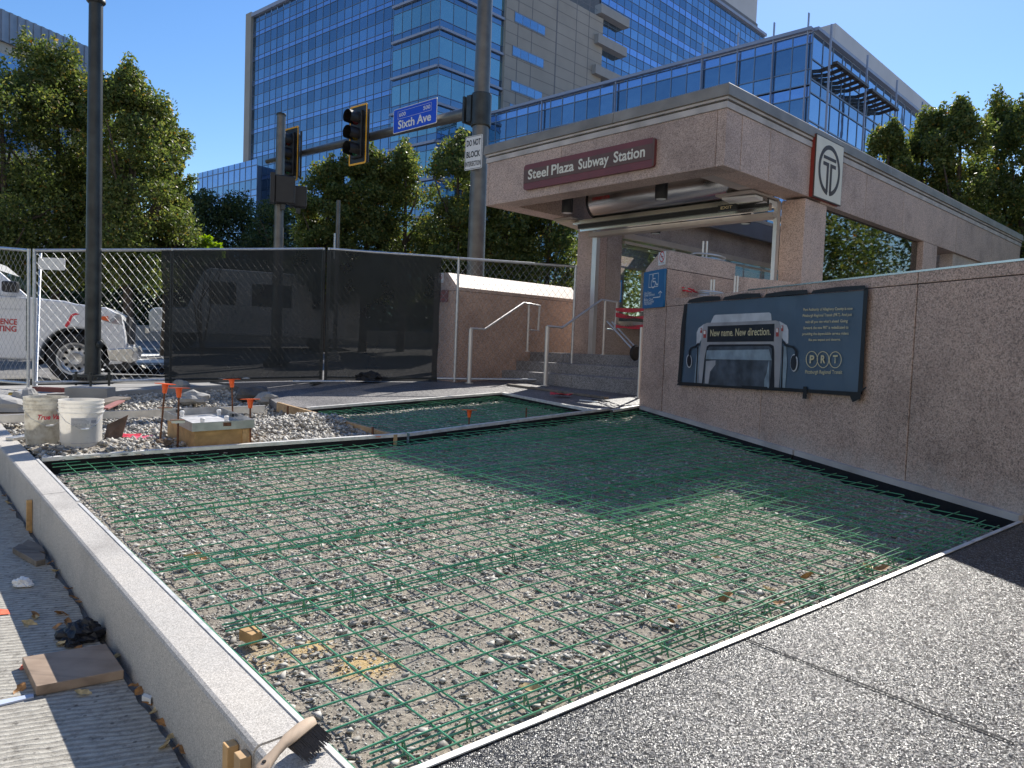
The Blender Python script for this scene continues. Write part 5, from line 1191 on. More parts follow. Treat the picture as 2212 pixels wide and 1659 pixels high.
# street name sign
p,_=onarm(893); q=p+fn*.2; f=lambda x,y: vplane(q,fa,x,y)
aa=f(849,290); bb=f(943,265); cc=f(847,239); dd2=f(942,212); xd=unit(bb-aa); Wd=np.linalg.norm(bb-aa); Hd=cc[2]-aa[2]
def signplate(t,o,xd,W,H,n,mat,rim,th=.012,rad=.03,nm='panel'):
    P=rrect(0,W,0,H,rad); MB().prism([o+xd*x+UP*z for x,z in P],-n*th).build('back_'+nm,rim,t); P=rrect(.014,W-.014,.014,H-.014,rad*.7); MB().prism([o+xd*x+UP*z+n*.001 for x,z in P],n*.002).build(nm,mat,t)
t=thing('street_sign','blue street name sign reading Sixth Ave on the mast arm','sign',aa); signplate(t,aa,xd,Wd,Hd,fn,MT['blue'],MT['whitep'])
O=aa+fn*.006; text('Sixth Ave',wp,O+xd*Wd*.12+UP*Hd*.14,xd,UP,Wd*.76,Hd*.36,'lettering',t,.024)
text('600',wp,O+xd*Wd*.14+UP*Hd*.64,xd,UP,Wd*.155,Hd*.16,'lettering',t,.012); text('500',wp,O+xd*Wd*.70+UP*Hd*.64,xd,UP,Wd*.155,Hd*.16,'lettering',t,.012)
mb=MB()
for x0,x1,y0,y1 in ((.11,.88,.555,.565),(.11,.88,.86,.87),(.11,.115,.555,.87),(.875,.88,.555,.87)): mb.add([O+xd*Wd*x+UP*Hd*y for x,y in ((x0,y0),(x1,y0),(x1,y1),(x0,y1))],[(0,1,2,3)])
mb.build('number_frame',wp,t); mb=MB(); mb.bar(aa+xd*Wd*.5+UP*Hd*.5-fn*.2,aa+xd*Wd*.5+UP*Hd*.5-fn*.014,.06,.2); mb.build('bracket',MT['galv'],t)
# DO NOT BLOCK INTERSECTION
q=B+fn*.22; dx=-fa; nx_=np.array([dx[1],-dx[0],0]); nx_=nx_ if nx_@(C-q)>0 else -nx_
f=lambda x,y: vplane(q,dx,x,y); aa=f(1003,369); bb=f(1040,362); cc=f(1004,297); Wd=(bb-aa)@dx; Hd=cc[2]-aa[2]; aa=aa
t=thing('regulation_sign','white sign reading DO NOT BLOCK INTERSECTION on the signal pole','sign',aa); xd=dx
P=rrect(0,Wd,0,Hd,.03); MB().prism([aa+xd*x+UP*z for x,z in P],-nx_*.01).build('panel',MT['whitep'],t)
P=rrect(.012,Wd-.012,.012,Hd-.012,.025); Q=rrect(.02,Wd-.02,.02,Hd-.02,.02); n=len(P); MB().add([aa+xd*x+UP*z+nx_*.003 for x,z in P+Q],[(i,(i+1)%n,n+(i+1)%n,n+i) for i in range(n)]).build('border',MT['black'],t)
for ln,y_,h_,w_ in (('DO NOT',.70,.19,.80),('BLOCK',.36,.19,.80),('INTERSECTION',.10,.15,.88)): text(ln,MT['black'],aa+xd*Wd*.5+UP*Hd*y_+nx_*.003,xd,UP,Wd*w_,Hd*h_,'lettering',t,.028 if h_>.16 else .016,'CENTER')
# pedestrian signal post
d1=18.; B2=dep(600,600,d1); B2[2]=zp(B2[0],B2[1],HR); ztp=zup(B2,250)
t=thing('signal_post','grey pedestrian signal post with a dark iron base, seen through the screen','traffic light pole',B2); MB().tube([B2,(B2[0],B2[1],ztp)],[.13,.105],22).build('post_shaft',MT['pole_g'],t,smooth=True)
MB().lathe((B2[0],B2[1],ztp),UP,[(.115,0),(.12,.02),(.11,.05),(.02,.07)],20).build('post_cap',MT['pole_d'],t,smooth=True); MB().lathe(B2,UP,[(.30,0),(.30,.12),(.2,.2),(.16,.45)],10).build('iron_base',MT['black'],t)
for i,(px,y0,y1,hw_,dd_,lb_) in enumerate(((612,381,440,24,-.22,'front black pedestrian signal box on the grey post'),(645,403,449,17,.30,'rear black pedestrian signal box beside the grey post'))):
    c=dep(px,(y0+y1)/2,d1+dd_); Wd=2*hw_*d1/F; Hd=(y1-y0)*d1/F; s_=thing('pedestrian_signal',lb_,'traffic light',c,'pedestrian signals on the grey post'); xx=flat([1,.35,0]); yy=np.array([-xx[1],xx[0],0])
    MB(lambda p:c+xx*p[0]+yy*p[1]+UP*p[2]).box((-Wd*.36,-.14,-Hd/2),(Wd*.5,.14,Hd/2)).build('signal_body',MT['black'],s_,bevel=.03)
    MB(lambda p:c+xx*p[0]+yy*p[1]+UP*p[2]).box((-Wd*.56,-.17,-Hd/2),(-Wd*.37,.17,Hd/2+.03)).build('visor',MT['black'],s_); MB(lambda p:c+xx*p[0]+yy*p[1]+UP*p[2]).box((-.05,-.05,-Hd/2-.14),(.05,.05,-Hd/2-.001)).build('bracket',MT['pole_d'],s_)
B3=dep(727,600,21); B3[2]=zp(B3[0],B3[1],HR); t=thing('street_post','thin bare grey post rising above the black screen','pole',B3); MB().tube([B3,(B3[0],B3[1],zup(B3,433))],.055,14).build('post_shaft',MT['pole_g'],t,smooth=True); b_=dep(722,560,20.9); MB().tube([b_,(b_[0],b_[1],zup(b_,504))],.03,10).build('side_pipe',MT['galv'],t,smooth=True)
MB().lathe(B3,UP,[(.22,0),(.07,.28)],14).build('base_cone',MT['beige'],t)
# ================================================================== SITE FENCE
def fence_panel(lab,A,Bp,h0,h1,posts,flip=0,sink=.03,mesh=True):
    """A,Bp foot points, h0/h1 heights; chain link with frame"""
    A=np.array(A);Bp=np.array(Bp); t=thing('site_fence',lab,'fence',A,'chain link site fence panels'); L=np.linalg.norm((Bp-A)[:2]); d=flat(Bp-A)
    bot=lambda u: np.array([*(A+d*u)[:2],A[2]+(Bp[2]-A[2])*u/L+sink+.03]); top=lambda u: bot(u)+UP*(h0+(h1-h0)*u/L-.03)
    MB().tube([bot(0),bot(L)],.019,10).build('frame_rail',MT['galv'],t,smooth=True); MB().tube([top(0),top(L)],.021,10).build('frame_rail',MT['galv'],t,smooth=True)
    for u in posts: MB().tube([bot(u)-UP*.05,top(u)+UP*.02],.021,10).build('frame_post',MT['galv'],t,smooth=True)
    m=MB(); sp_=.098; H=h0; k=1.35   # slope of wires
    for sgn in (1,-1):
        u=-H/k-1
        while u<L+H/k+1:
            # line z = k*sgn*(x-u)
            xs=[]; 
            def zt_(x): return (h0+(h1-h0)*x/L)-.03
            # param: x from..; clip to 0..L and 0..top
            pts=[]
            N_=int(3*H/k/.05)
            x0=u; x1=u+sgn*zt_(0)/k
            # intersections
            xa,xb=sorted((u,u+sgn*(h0)/k)); xa=max(0,xa); xb=min(L,xb)
            if xb-xa>.02:
                za=k*sgn*(xa-u); zb_=k*sgn*(xb-u); P_=[]
                nseg=max(1,int(abs(xb-xa)/(sp_/2)))
                for j in range(nseg+1):
                    x=xa+(xb-xa)*j/nseg; z_=k*sgn*(x-u); z_=min(max(z_,0),zt_(x)+.0)
                    P_.append(bot(x)+UP*z_+np.array([d[1],-d[0],0])*(.004*(1 if j%2 else -1)*sgn))
                m.tube(P_,.0017,4,False)
            u+=sp_
    m.build('chain_link',MT['wire'],t)
    return t,bot,top,L,d
P0=G(-110,822); P1=G(61,838); P2=G(73,836); P3=G(692,822); P4=G(704,823); P5=G(1233,829)
h=lambda P,y: zup(P,y)-P[2]-.03
fence_panel('chain link panel cut by the left edge, in front of the pickup door',P0,P1,h(P1,541)+.12,h(P1,541),[.0,np.linalg.norm((P1-P0)[:2])])
_,b2,t2,L2_,d2_=fence_panel('long chain link panel whose right half carries black screen',P2,P3,h(P2,541),h(P3,538),[0,.05*0+1.66,3.3*0+np.linalg.norm((P3-P2)[:2])])
_,b3,t3,L3_,d3_=fence_panel('chain link panel by the steps, black screen on its left half',P4,P5,h(P4,538),h(P5,576),[0,np.linalg.norm((G(980,824)-P4)[:2]),np.linalg.norm((P5-P4)[:2])])
pp=G(78,834); t=thing('fence_post','leaning spare steel post tied to the fence joint, holding a small white sign','post',pp); MB().tube([pp,dep(88,548,np.linalg.norm((pp-C)@M[:,2]) if 0 else 11.2)],.018,10).build('post_shaft',MT['galv'],t,smooth=True)
a=dep(83,582,10.9); b=dep(141,582,10.9); c=dep(83,556,10.9); t=thing('blank_sign','small blank white sign plate hung on the leaning fence post','sign',a); xd=unit(b-a); xd[2]=0; P=rrect(0,np.linalg.norm(b-a),0,c[2]-a[2],.02); nn_=unit(np.cross(xd,UP)); MB().prism([a+xd*x+UP*z for x,z in P],nn_*.012).build('plate',MT['whitep'],t)
MB().bar(a+xd*.0+UP*.08-xd*.03,a+UP*.08+xd*.02,.02,.03).build('clip',MT['black'],t)
def screen(lab,bot,top,u0,u1,seed,dd_):
    mb=MB(); nx=40;nz=16;V=[];Fs=[]; n_=np.array([dd_[1],-dd_[0],0]); n_=n_ if n_@(C-bot(0))>0 else -n_
    for j in range(nz+1):
        for i in range(nx+1):
            a_=i/nx;b_=j/nz; u=u0+(u1-u0)*a_; 
            if seed==1: u+= .07*b_*(1-a_)*-1+.05*(1-a_)*n2(b_,0,3,2)
            if seed==2: u+= .05*a_*n2(b_,1,3,8)
            p0_=bot(u)-UP*.05; p1_=top(u)-UP*.015; p=p0_+(p1_-p0_)*b_
            V.append(p+n_*(.032+.03*n2(u,b_*2,1.5,seed)+.012*n2(u,b_*2,5,seed+3)))
    for j in range(nz):
        for i in range(nx): k=j*(nx+1)+i; Fs.append((k,k+1,k+nx+2,k+nx+1))
    mb.add(V,Fs); o=mb.build('privacy_screen',MT['screen'],smooth=True); tag(o,lab,'screen','black privacy screens on the fence')
u_=lambda P,A,d: (P-A)@d
screen('black mesh privacy screen left of the fence joint, hiding the parked van',b2,t2,u_(G(352,826),P2,d2_),L2_+.03,1,d2_); screen('black mesh privacy screen right of the fence joint, ending before the steps',b3,t3,-.03,u_(G(946,824),P4,d3_),2,d3_)
# fence foot bar + bundled rag
t=thing('fence_stand','flat steel fence foot lying under the panel joint','fence foot',G(700,829)); a=G(590*1.0+0,829); b=G(858,829); a=G(632,829.5); b=G(745,829); MB().tube([a+UP*.035,b+UP*.035],.02,10).build('foot_tube',MT['galv'],t,smooth=True); c_=G(690,829); MB().bar(c_+UP*.02-np.array([.02,.35,0]),c_+UP*.02+np.array([0,.35,0]),.07,.03).build('cross_plate',MT['pole_d'],t)
def rag(name,lab,cat,c,rx,ry,rz,mat,seed,n=2):
    t=MB(); V=[];Fs=[]; nu,nv=26,14
    for j in range(nv+1):
        for i in range(nu):
            th=math.pi*j/nv; ph_=2*math.pi*i/nu; v_=Vector((math.sin(th)*math.cos(ph_),math.sin(th)*math.sin(ph_),math.cos(th)))
            k=1+.45*mnoise.noise(v_*1.7+Vector((seed,0,0)))+.28*mnoise.noise(v_*4+Vector((0,seed,0)))
            V.append((c[0]+rx*k*v_.x,c[1]+ry*k*v_.y,c[2]+rz*max(-.35,k*v_.z)))
    for j in range(nv):
        for i in range(nu): Fs.append((j*nu+i,j*nu+(i+1)%nu,(j+1)*nu+(i+1)%nu,(j+1)*nu+i))
    t.add(V,Fs); o=t.build(name,mat); return tag(o,lab,cat)
c=G(795,826); rag('tarp_bundle','black bundled tarp hanging at the foot of the screened fence','tarp',c+UP*.06,.22,.12,.10,MT['cloth_black'],3)
c=G(300,812,HR); rag('silt_sock','long shiny black plastic bag lying on the road behind the fence','bag',c+UP*.1,.75,.28,.14,simple('bin_bag',(.015,.015,.017),.25,0,.3,20,.5,12),6)
# red rag tied on fence
a=dep(150,700,10.3); t=thing('flag_tape','red plastic flagging tied to the chain link before the pickup wheel','tape',a)
mb=MB(); L_=[(172,679),(160,681),(155,686),(150,700),(143,708),(139,704),(147,692),(153,680),(163,676)]; mb.prism([dep(x,y,10.35) for x,y in L_],(0,.01,0)); mb.build('tape',MT['red'],t)
# ================================================================== PICKUP TRUCK
hd=flat([.92,.39,0]); sd_=np.array([hd[1],-hd[0],0])      # sd_ toward the camera
wf=G(161,829,-.25); 
TS=1.0
def TR(x,y,z): p=wf+hd*x*TS-sd_*y*TS; return np.array([p[0],p[1],wf[2]+z*TS])   # x forward from front axle, y away from camera (0=near side), z up
def onT2(px,py): p=vplane(wf,hd,px,py); return (p-wf)@hd,p[2]-wf[2]
tk=thing('pickup_truck','white pickup truck with red door lettering behind the fence','pickup',TR(-1.5,1,0))
Wt=1.95
xf=onT2(272,700)[0]; zhf=onT2(255,668)[1]; zh0=onT2(64,642)[1]; xh0=onT2(64,642)[0]; zpil=onT2(-2,572)[1]; xp=onT2(-2,572)[0]
ra=.52; zc=.43
def side_profile():
    P=[(-3.4,.42),(-3.4,1.15),(-2.9,1.18)]
    return P
arch=[(ra*math.cos(a)*1.02,zc+ra*math.sin(a)*1.04) for a in np.linspace(math.pi*1.02,-.02*math.pi,18)]
body=[(-5.2,.55),(-5.2,zh0-.02),(xh0-.05,zh0)]+[(xh0+.5,zh0-.03),(0,zh0-.07),(xf-.30,zhf+.02),(xf-.10,zhf-.10),(xf-.04,zhf-.25),(xf,zhf-.5),(xf+.02,.50),(xf-.06,.36),(xf-.28,.34)]+[(x,z) for x,z in arch[::-1]]+[(-1.0,.40)]
mb=MB(lambda p:TR(*p)); mb.prism([(x,0,z) for x,z in body],(0,Wt,0)); bd=mb.build('body',MT['white'],tk,bevel=.035)
# cab
cab=[(-3.4,zh0-.02),(-3.3,zh0+.5),(-3.1,zh0+.62),(xp-.6,zh0+.66),(xp-.25,zh0+.62),(xh0-.02,zh0+.0)]
mb=MB(lambda p:TR(*p)); A=[(x,.06+max(0,(z-zh0))*.22,z) for x,z in cab]; B_=[(x,Wt-.06-max(0,(z-zh0))*.22,z) for x,z in cab]; n=len(A); mb.add(A+B_,[tuple(range(n))[::-1],tuple(range(n,2*n))]+[(i,(i+1)%n,n+(i+1)%n,n+i) for i in range(n)]); mb.build('cab',MT['white'],tk,bevel=.03)
gl=[(-2.1,zh0+.03),(-2.05,zh0+.5),(xp-.66,zh0+.55),(xp-.38,zh0+.5),(xh0-.42,zh0+.03)]; mb=MB(lambda p:TR(*p)); mb.add([(x,.03+max(0,z-zh0)*.22,z) for x,z in gl],[tuple(range(len(gl)))]); mb.build('side_window',MT['black'] if 0 else simple('dark_glass',(.02,.035,.035),.05,0,.3,3),tk)
mb=MB(lambda p:TR(*p)); mb.add([(xh0+.0,.12,zh0+.03),(xh0+.0,Wt-.12,zh0+.03),(xp-.25,Wt-.25,zh0+.6),(xp-.25,.25,zh0+.6)],[(0,1,2,3)]); mb.build('windscreen',simple('dark_glass2',(.02,.035,.035),.05,0,.3,3),tk)
mb=MB(lambda p:TR(*p)); mb.box((-.62,.06,.30),(-.58,Wt-.06,1.0)); mb.prism([(x*.97,.34,zc+(z-zc)*.97) for x,z in arch]+[(.5,.34,.35),(-.5,.34,.35)],(0,.7,0)); mb.build('wheel_well',MT['felt'],tk)
def wheel(x,lab):
    mb=MB(); c=TR(x,.02,.43); ax=sd_; tw_=mb.lathe(c-ax*.26,ax,[(.27,0),(.40,.0),(.43,.03),(.435,.12),(.43,.23),(.40,.262),(.285,.262),(.28,.05)],36,cap=False).build('wheel',MT['tyre'],tk,smooth=True)
    m=MB(); m.lathe(c-ax*.20,ax,[(.02,.10),(.10,.125),(.12,.11),(.19,.10),(.235,.13),(.25,.19),(.283,.20),(.283,.06)],36); m.build('rim',MT['alu'],tw_,smooth=True)
    m=MB()
    for k in range(10): a=2*math.pi*k/10; u=hd*math.cos(a)+UP*math.sin(a); m.lathe(c-ax*.092+u*.175,ax,[(.026,0),(.024,.016),(0,.017)],10)
    m.build('rim_hole',MT['felt'],tw_)
wheel(0,''); wheel(-3.75,'')
mb=MB(lambda p:TR(*p)); mb.prism([(xf-.30,.02,zhf-.02),(xf-.08,-.006,zhf-.10),(xf-.05,-.006,zhf-.27),(xf-.24,-.006,zhf-.25),(xf-.55,-.006,zhf-.13)],(0,.05,0)); hl=mb.build('headlight',simple('headlight_glass',(.35,.36,.37),.1,.2,.5,14),tk)
mb=MB(lambda p:TR(*p)); mb.prism([(xf-.42,-.012,zhf-.14),(xf-.28,-.012,zhf-.13),(xf-.26,-.012,zhf-.22),(xf-.36,-.012,zhf-.20)],(0,.01,0)); mb.build('indicator',MT['orange'],hl)
mb=MB(lambda p:TR(*p)); mb.box((xf-.02,.25,zhf-.62),(xf+.03,Wt-.25,zhf-.12)); mb.build('grille',MT['black'],tk,bevel=.01)
mb=MB(lambda p:TR(*p)); mb.prism([(xf-.30,-.02,.62),(xf+.10,-.0,.66),(xf+.14,0,.58),(xf+.10,0,.38),(xf-.25,-.02,.42)],(0,Wt+.02,0)); mb.build('bumper',MT['steel_b'],tk,bevel=.02)
mb=MB(lambda p:TR(*p)); mb.prism([(xf-.32,.02,.42),(xf+.05,.02,.38),(xf-.02,.02,.24),(xf-.3,.02,.28)],(0,Wt-.04,0)); mb.build('air_dam',MT['black'],tk)
xm,zm=onT2(30,622); mb=MB(lambda p:TR(*p)); mb.box((xm-.13,-.24,zm-.08),(xm+.09,-.02,zm+.10)); mb.build('mirror',MT['black'],tk,bevel=.03)
mb=MB(lambda p:TR(*p)); mb.box((xh0-.05,-.004,.55),(xh0-.035,.01,zh0-.03)); mb.box((-2.15,-.004,.55),(-2.135,.01,zh0-.03)); mb.build('door_gap',MT['felt'],tk)
for body_,x0,x1,y0,y1 in (('INDEPENDENCE',-72,37,702,690),('EXCAVATING',-72,36,717,706)):
    a=onT2(x0,y0); b=onT2(x1,y0); z_=a[1]; text(body_,MT['redtx'],TR(a[0],-.008,b[1]),hd,UP,b[0]-a[0],.10,'lettering',tk,.03)
text('SERVICE BODY',MT['galv'],TR(onT2(4,670)[0],-.008,onT2(4,669)[1]),hd,UP,.30,.035,'lettering',tk,.01)
# ================================================================== VAN BEHIND THE SCREEN
vA=G(322,757,HR); vB=G(775,757,HR); vd=flat(vB-vA); vn=np.array([vd[1],-vd[0],0]); vn=vn if vn@(C-vA)>0 else -vn; VL=np.linalg.norm((vB-vA)[:2])
vz=zp(*((vA+vB)/2)[:2],HR)
def VA(x,y,z): p=vA+vd*x-vn*y; return np.array([p[0],p[1],vz+z])
vt=thing('box_van','white step van with a square nose parked behind the black screen','van',VA(3,1,0))
ztv=zup(VA(3,0,0),585)-vz; zhd=zup(VA(0,0,0),664)-vz
body=[(0,.5),(0,zhd-.1),(.12,zhd),(1.1,zhd+.05),(1.6,ztv-.1),(1.8,ztv),(VL,ztv),(VL,.45)]
mb=MB(lambda p:VA(*p)); mb.prism([(x,0,z) for x,z in body],(0,2.1,0)); mb.build('body',MT['white'],vt,bevel=.05)
mb=MB(lambda p:VA(*p)); mb.box((-.02,.35,.65),(.0-.003,1.7,zhd-.15)); mb.build('grille',MT['black'],vt)
gm=simple('dark_glass3',(.02,.03,.03),.05,0,.3,3)
for x0,x1 in ((1.75,2.6),(3.1,4.4),(5.1,5.9)): mb=MB(lambda p:VA(*p)); mb.box((x0,-.012,ztv*.56),(x1,-.002,ztv*.84)); mb.build('window',gm,vt)
for x in (1.0,VL-1.4): MB().lathe(VA(x,.02,.42)-vn*.24,vn,[(.2,0),(.40,0),(.42,.04),(.42,.2),(.39,.25),(.22,.25),(.2,.2),(.02,.2)],28).build('wheel',MT['tyre'],vt,smooth=True)
mb=MB(lambda p:VA(*p)); mb.box((-.12,.0,.42),(-.001,2.1,.62)); mb.build('bumper',MT['steel_b'],vt,bevel=.02)
for y_ in (.12,1.75): mb=MB(lambda p:VA(*p)); mb.box((-.03,y_,zhd-.35),(-.001,y_+.2,zhd-.15)); mb.build('headlight',MT['whitep'],vt)
# ================================================================== BUCKETS
def bucket(lab,px,py,mat,rot):
    c=G(px,py); h_=.375; R0,R1=.132,.150; t=thing('bucket',lab,'bucket',c,'white plastic buckets')
    prof=[(.0,.003),(R0-.01,0),(R0,.008),(R0+.0155,h_-.10),(R1+.006,h_-.098),(R1+.006,h_-.092),(R1+.001,h_-.09),(R1+.002,h_-.062),(R1+.008,h_-.06),(R1+.008,h_-.053),(R1+.002,h_-.051),(R1+.003,h_-.030),(R1+.009,h_-.028),(R1+.009,h_-.021),(R1+.003,h_-.02),(R1+.005,h_-.004),(R1+.007,h_),(R1,h_),(R1-.003,h_-.01),(R0+.010,.05),(0,.03)]
    MB().lathe(c,UP,prof,48).build('pail',mat,t,smooth=True)
    view=flat(C-c); sx=np.array([-view[1],view[0],0]);
    if sx[0]<0: sx=-sx
    hp_=[c+sx*(-(R1+.012))+UP*(h_-.08),c+sx*(-.10)+view*.12+UP*(h_-.16),c+sx*(-.0)+view*.165+UP*(h_-.215),c+sx*.05+view*.165+UP*(h_-.213),c+sx*.11+view*.11+UP*(h_-.17),c+sx*(R1+.012)+UP*(h_-.08)]
    hn=MB().tube(hp_,.0025,6).build('handle',MT['galv'],t,smooth=True); MB().tube([hp_[2]+UP*.001,hp_[3]],.008,8).build('grip',MT['whitep'],hn,smooth=True)
    return t,c,view,sx,R0,R1,h_
def wrap(ob,c,view,sx,R0,R1,h_,org,lift=.0015):
    """bend flat lettering round the pail"""
    me=ob.data; n=len(me.vertices); a=np.zeros(n*3); me.vertices.foreach_get('co',a); a=a.reshape(-1,3)+org
    x=(a-c)@sx; z=a[:,2]-c[2]; R=R0+.0155*(z-.008)/.267+lift; th=x/R; P=c[None]+sx[None]*(R*np.sin(th))[:,None]+view[None]*(R*np.cos(th))[:,None]; P[:,2]=a[:,2]; P-=org
    me.vertices.foreach_set('co',P.ravel()); me.update()
t,c,vw,sx,R0,R1,h_=bucket('stained white bucket with red lettering, behind and left of the cleaner one',99,958,MT['bucket1'],0)
def blab(body,mat,x,z,w_,hh,bold=.01,shear=0): o=text(body,mat,c+sx*x+UP*z,sx,UP,w_,hh,'lettering',t,bold,'LEFT',shear); wrap(o,c,vw,sx,R0,R1,h_,c)
blab('True Value',simple('bucket_red',(.60,.03,.06),.5),-.055,.205,.20,.04,.03,.35); bk_=simple('bucket_print',(.03,.035,.05),.6)
blab('Sarver True Value',bk_,-.03,.135,.16,.02,.03); blab('Hardware & Supply',bk_,-.012,.106,.14,.019,.03); blab('Sarver, PA  (724)',bk_,-.025,.078,.15,.017,.03)
def bquad(name,x0,x1,z0,z1,mat,lift=.001,n=10):
    mb=MB(); V=[];Fs=[]
    for i in range(n+1):
        x=x0+(x1-x0)*i/n
        for z in (z0,z1): R=R0+.0155*(z-.008)/.267+lift; th=x/R; V.append(c+sx*R*math.sin(th)+vw*R*math.cos(th)+UP*z)
    for i in range(n): Fs.append((2*i,2*i+2,2*i+3,2*i+1))
    mb.add(V,Fs); mb.build(name,mat,t)
for q_ in ((-.042,.15,.162,.1635),(-.042,.15,.068,.0695),(-.042,-.0405,.068,.1635)): bquad('label_line',*q_,bk_)
t,c,vw,sx,R0,R1,h_=bucket('cleaner white bucket with a printed label and wire handle, nearer the camera',175,966.5,MT['bucket2'],0)
lab_m=simple('label_grey',(.55,.54,.55),.6,0,.1,60); lab_d=simple('label_text_grey',(.30,.30,.32),.6,0,.3,200)
bquad('paper_label',-.07,.125,.05,.245,lab_m,.0012,16)
for k in range(17): bquad('label_print',-.062,.055-.03*random.random(),.066+.0105*k,.070+.0105*k,lab_d,.002,8)
for k in range(4): bquad('label_print',.068,.11,.075+.042*k,.10+.042*k,lab_d,.002,4)
bquad('label_stripe',-.068,.118,.048,.055,simple('label_blue',(.05,.07,.30),.5),.0022,12)
# ================================================================== CATCH BASIN FORM
pf=G(428,966,-.01); hb=zup(pf,933)-pf[2]; hbt=hb+.067
f0=G(415,915,-.01+hbt); R_=G(550,907,-.01+hbt); L_=G(349,885,-.01+hbt); u1=flat(R_-f0); u2=flat(L_-f0); l1=np.linalg.norm((R_-f0)[:2]); l2=np.linalg.norm((L_-f0)[:2])
fx=lambda a,b,z: (lambda q: np.array([q[0],q[1],zp(q[0],q[1],-.01+hb)+z]))(f0+u1*a+u2*b)
bx=thing('form_box','square plywood form box standing in the gravel under the metal frame','box',pf)
lx=l1-.06; ly=l2-.12; ux=u1; uy=u2
for a0,b0,a1,b1 in ((.03,.03,.03+lx,.05),(.03,.03+ly-.02,.03+lx,.03+ly),(.03,.051,.05,.03+ly-.021),(.01+lx,.051,.03+lx,.03+ly-.021)):
    MB(lambda p:fx(*p)).box((a0,b0,-hb-.06),(a1,b1,-.001)).build('plywood_side',MT['ply'],bx)
MB(lambda p:fx(*p)).box((lx-.03,.018,-hb),(lx+.01,.029,-.01)).build('corner_batten',MT['pine'],bx)
fm=thing('drain_tray','shallow galvanised metal tray frame set on the plywood box','drain frame',f0); hh_=.067; th_=.006
for a0,b0,a1,b1 in ((0,0,l1,th_),(0,l2-th_,l1,l2),(0,th_,th_,l2-th_),(l1-th_,th_,l1,l2-th_)):
    mb=MB(lambda p:fx(*p)); mb.box((a0,b0,.001),(a1,b1,hh_)); mb.box((a0,b0,hh_),(a1,b1,hh_+.003)); mb.build('frame_side',MT['tray'],fm)
mb=MB(lambda p:fx(*p)); mb.box((.09,.16,.012),(l1-.09,l2-.22,.02)); mb.build('cover_plate',simple('pale_plate',(.55,.54,.52),.5,.2,.25,12),fm)
mb=MB(lambda p:fx(*p)); mb.box((th_,th_,.002),(l1-th_,l2-th_,.010)); mb.build('bottom_flange',MT['alu'],fm)
for a_,b_ in ((.25*l1,.80*l2),(.72*l1,.30*l2),(.30*l1,.25*l2),(.86*l1,.75*l2)): mb=MB(); mb.lathe(fx(a_,b_,.02),UP,[(.017,0),(.017,.03),(.02,.03),(.02,.05),(.012,.055)],12); mb.build('bolt_cap',MT['whitep'],fm)
for a_,b_,v_ in ((.3*l1,l2-.03,u1),(l1-.03,.5*l2,u2),(.72*l1,.03,u1)): q=fx(a_,b_,.05); MB().bar(q-v_*.03,q+v_*.03,.022,.028).build('lifting_lug',MT['pole_d'],fm)
mb=MB(); q=fx(l1*.55,-.006,.045); mb.bar(q-u1*.03,q+u1*.03,.012,.03); mb.build('latch',MT['rust'],fm)
# stakes
def stake(lab,top,bot,tilt=0,plate=.115,d=None):
    Bt=G(*bot,-.03); Tp=Bt.copy(); z_=zup(Bt,top[1]); 
    dB=(Bt-C)@(-M[:,2]); Tp=dep(top[0],top[1],dB)
    t=thing('rebar_stake',lab,'stake',Bt,'capped steel stakes'); ax=unit(Tp-Bt); MB().tube([Bt-ax*.1,Tp-ax*.01],.008,8).build('rod',MT['rust'],t,smooth=True)
    cp=MB(); cp.lathe(Tp-ax*.055,ax,[(.016,-.02),(.019,.0),(.026,.045),(.026,.055)],14); cp.build('cap',MT['orange'],t,smooth=True)
    u_=unit(np.cross(ax,[math.sin(tilt),math.cos(tilt),0])); v_=np.cross(ax,u_); h2_=plate/2; q=[Tp+u_*a*h2_+v_*b*h2_ for a,b in ((-1,-1),(1,-1),(1,1),(-1,1))]; MB().prism(q,ax*.006).build('cap_plate',MT['orange'],t)
    return t
stake('orange capped stake at the left corner of the metal frame, farther of the left two',(357,830),(345,962),.2)
stake('orange capped stake in front of the left side of the metal frame',(386.5,839),(383.7,965),.5)
stake('orange capped stake standing tallest behind the metal frame',(500.5,820),(503.5,925),.7)
stake('orange capped stake at the right corner of the metal frame',(540.5,863),(540.6,956),.3)
stake('pinkish orange capped stake in the small rebar bed behind the strip',(1014,886),(1013,916),.5)
for px,yt,yb,lb_ in ((1160,848+42,914,'short rusty stake beside the strip in the small bed'),): 
    a=G(1136.5,898); MB_=MB().tube([a-UP*.05,a+UP*.09],.009,8).build('steel_stake',MT['rust']); tag(MB_,lb_,'stake')
for px,py in ((366,884),(388,911)): 
    q=dep(px-8 if px<370 else px-4,py,(f0-C)@(-M[:,2])+(.25 if px<370 else 0)); t=thing('clamp',('lower','upper')[px<370]+' left bracket holding a stake to the metal frame','clamp',q,'stake brackets on the metal frame'); MB().bar(q-u1*.045,q+u1*.05,.03,.022).build('bracket_arm',MT['alu'],t); MB().bar(q-u1*.055+UP*.014,q+u1*.05+UP*.014,.045,.005).build('bracket_plate',MT['rust'],t)
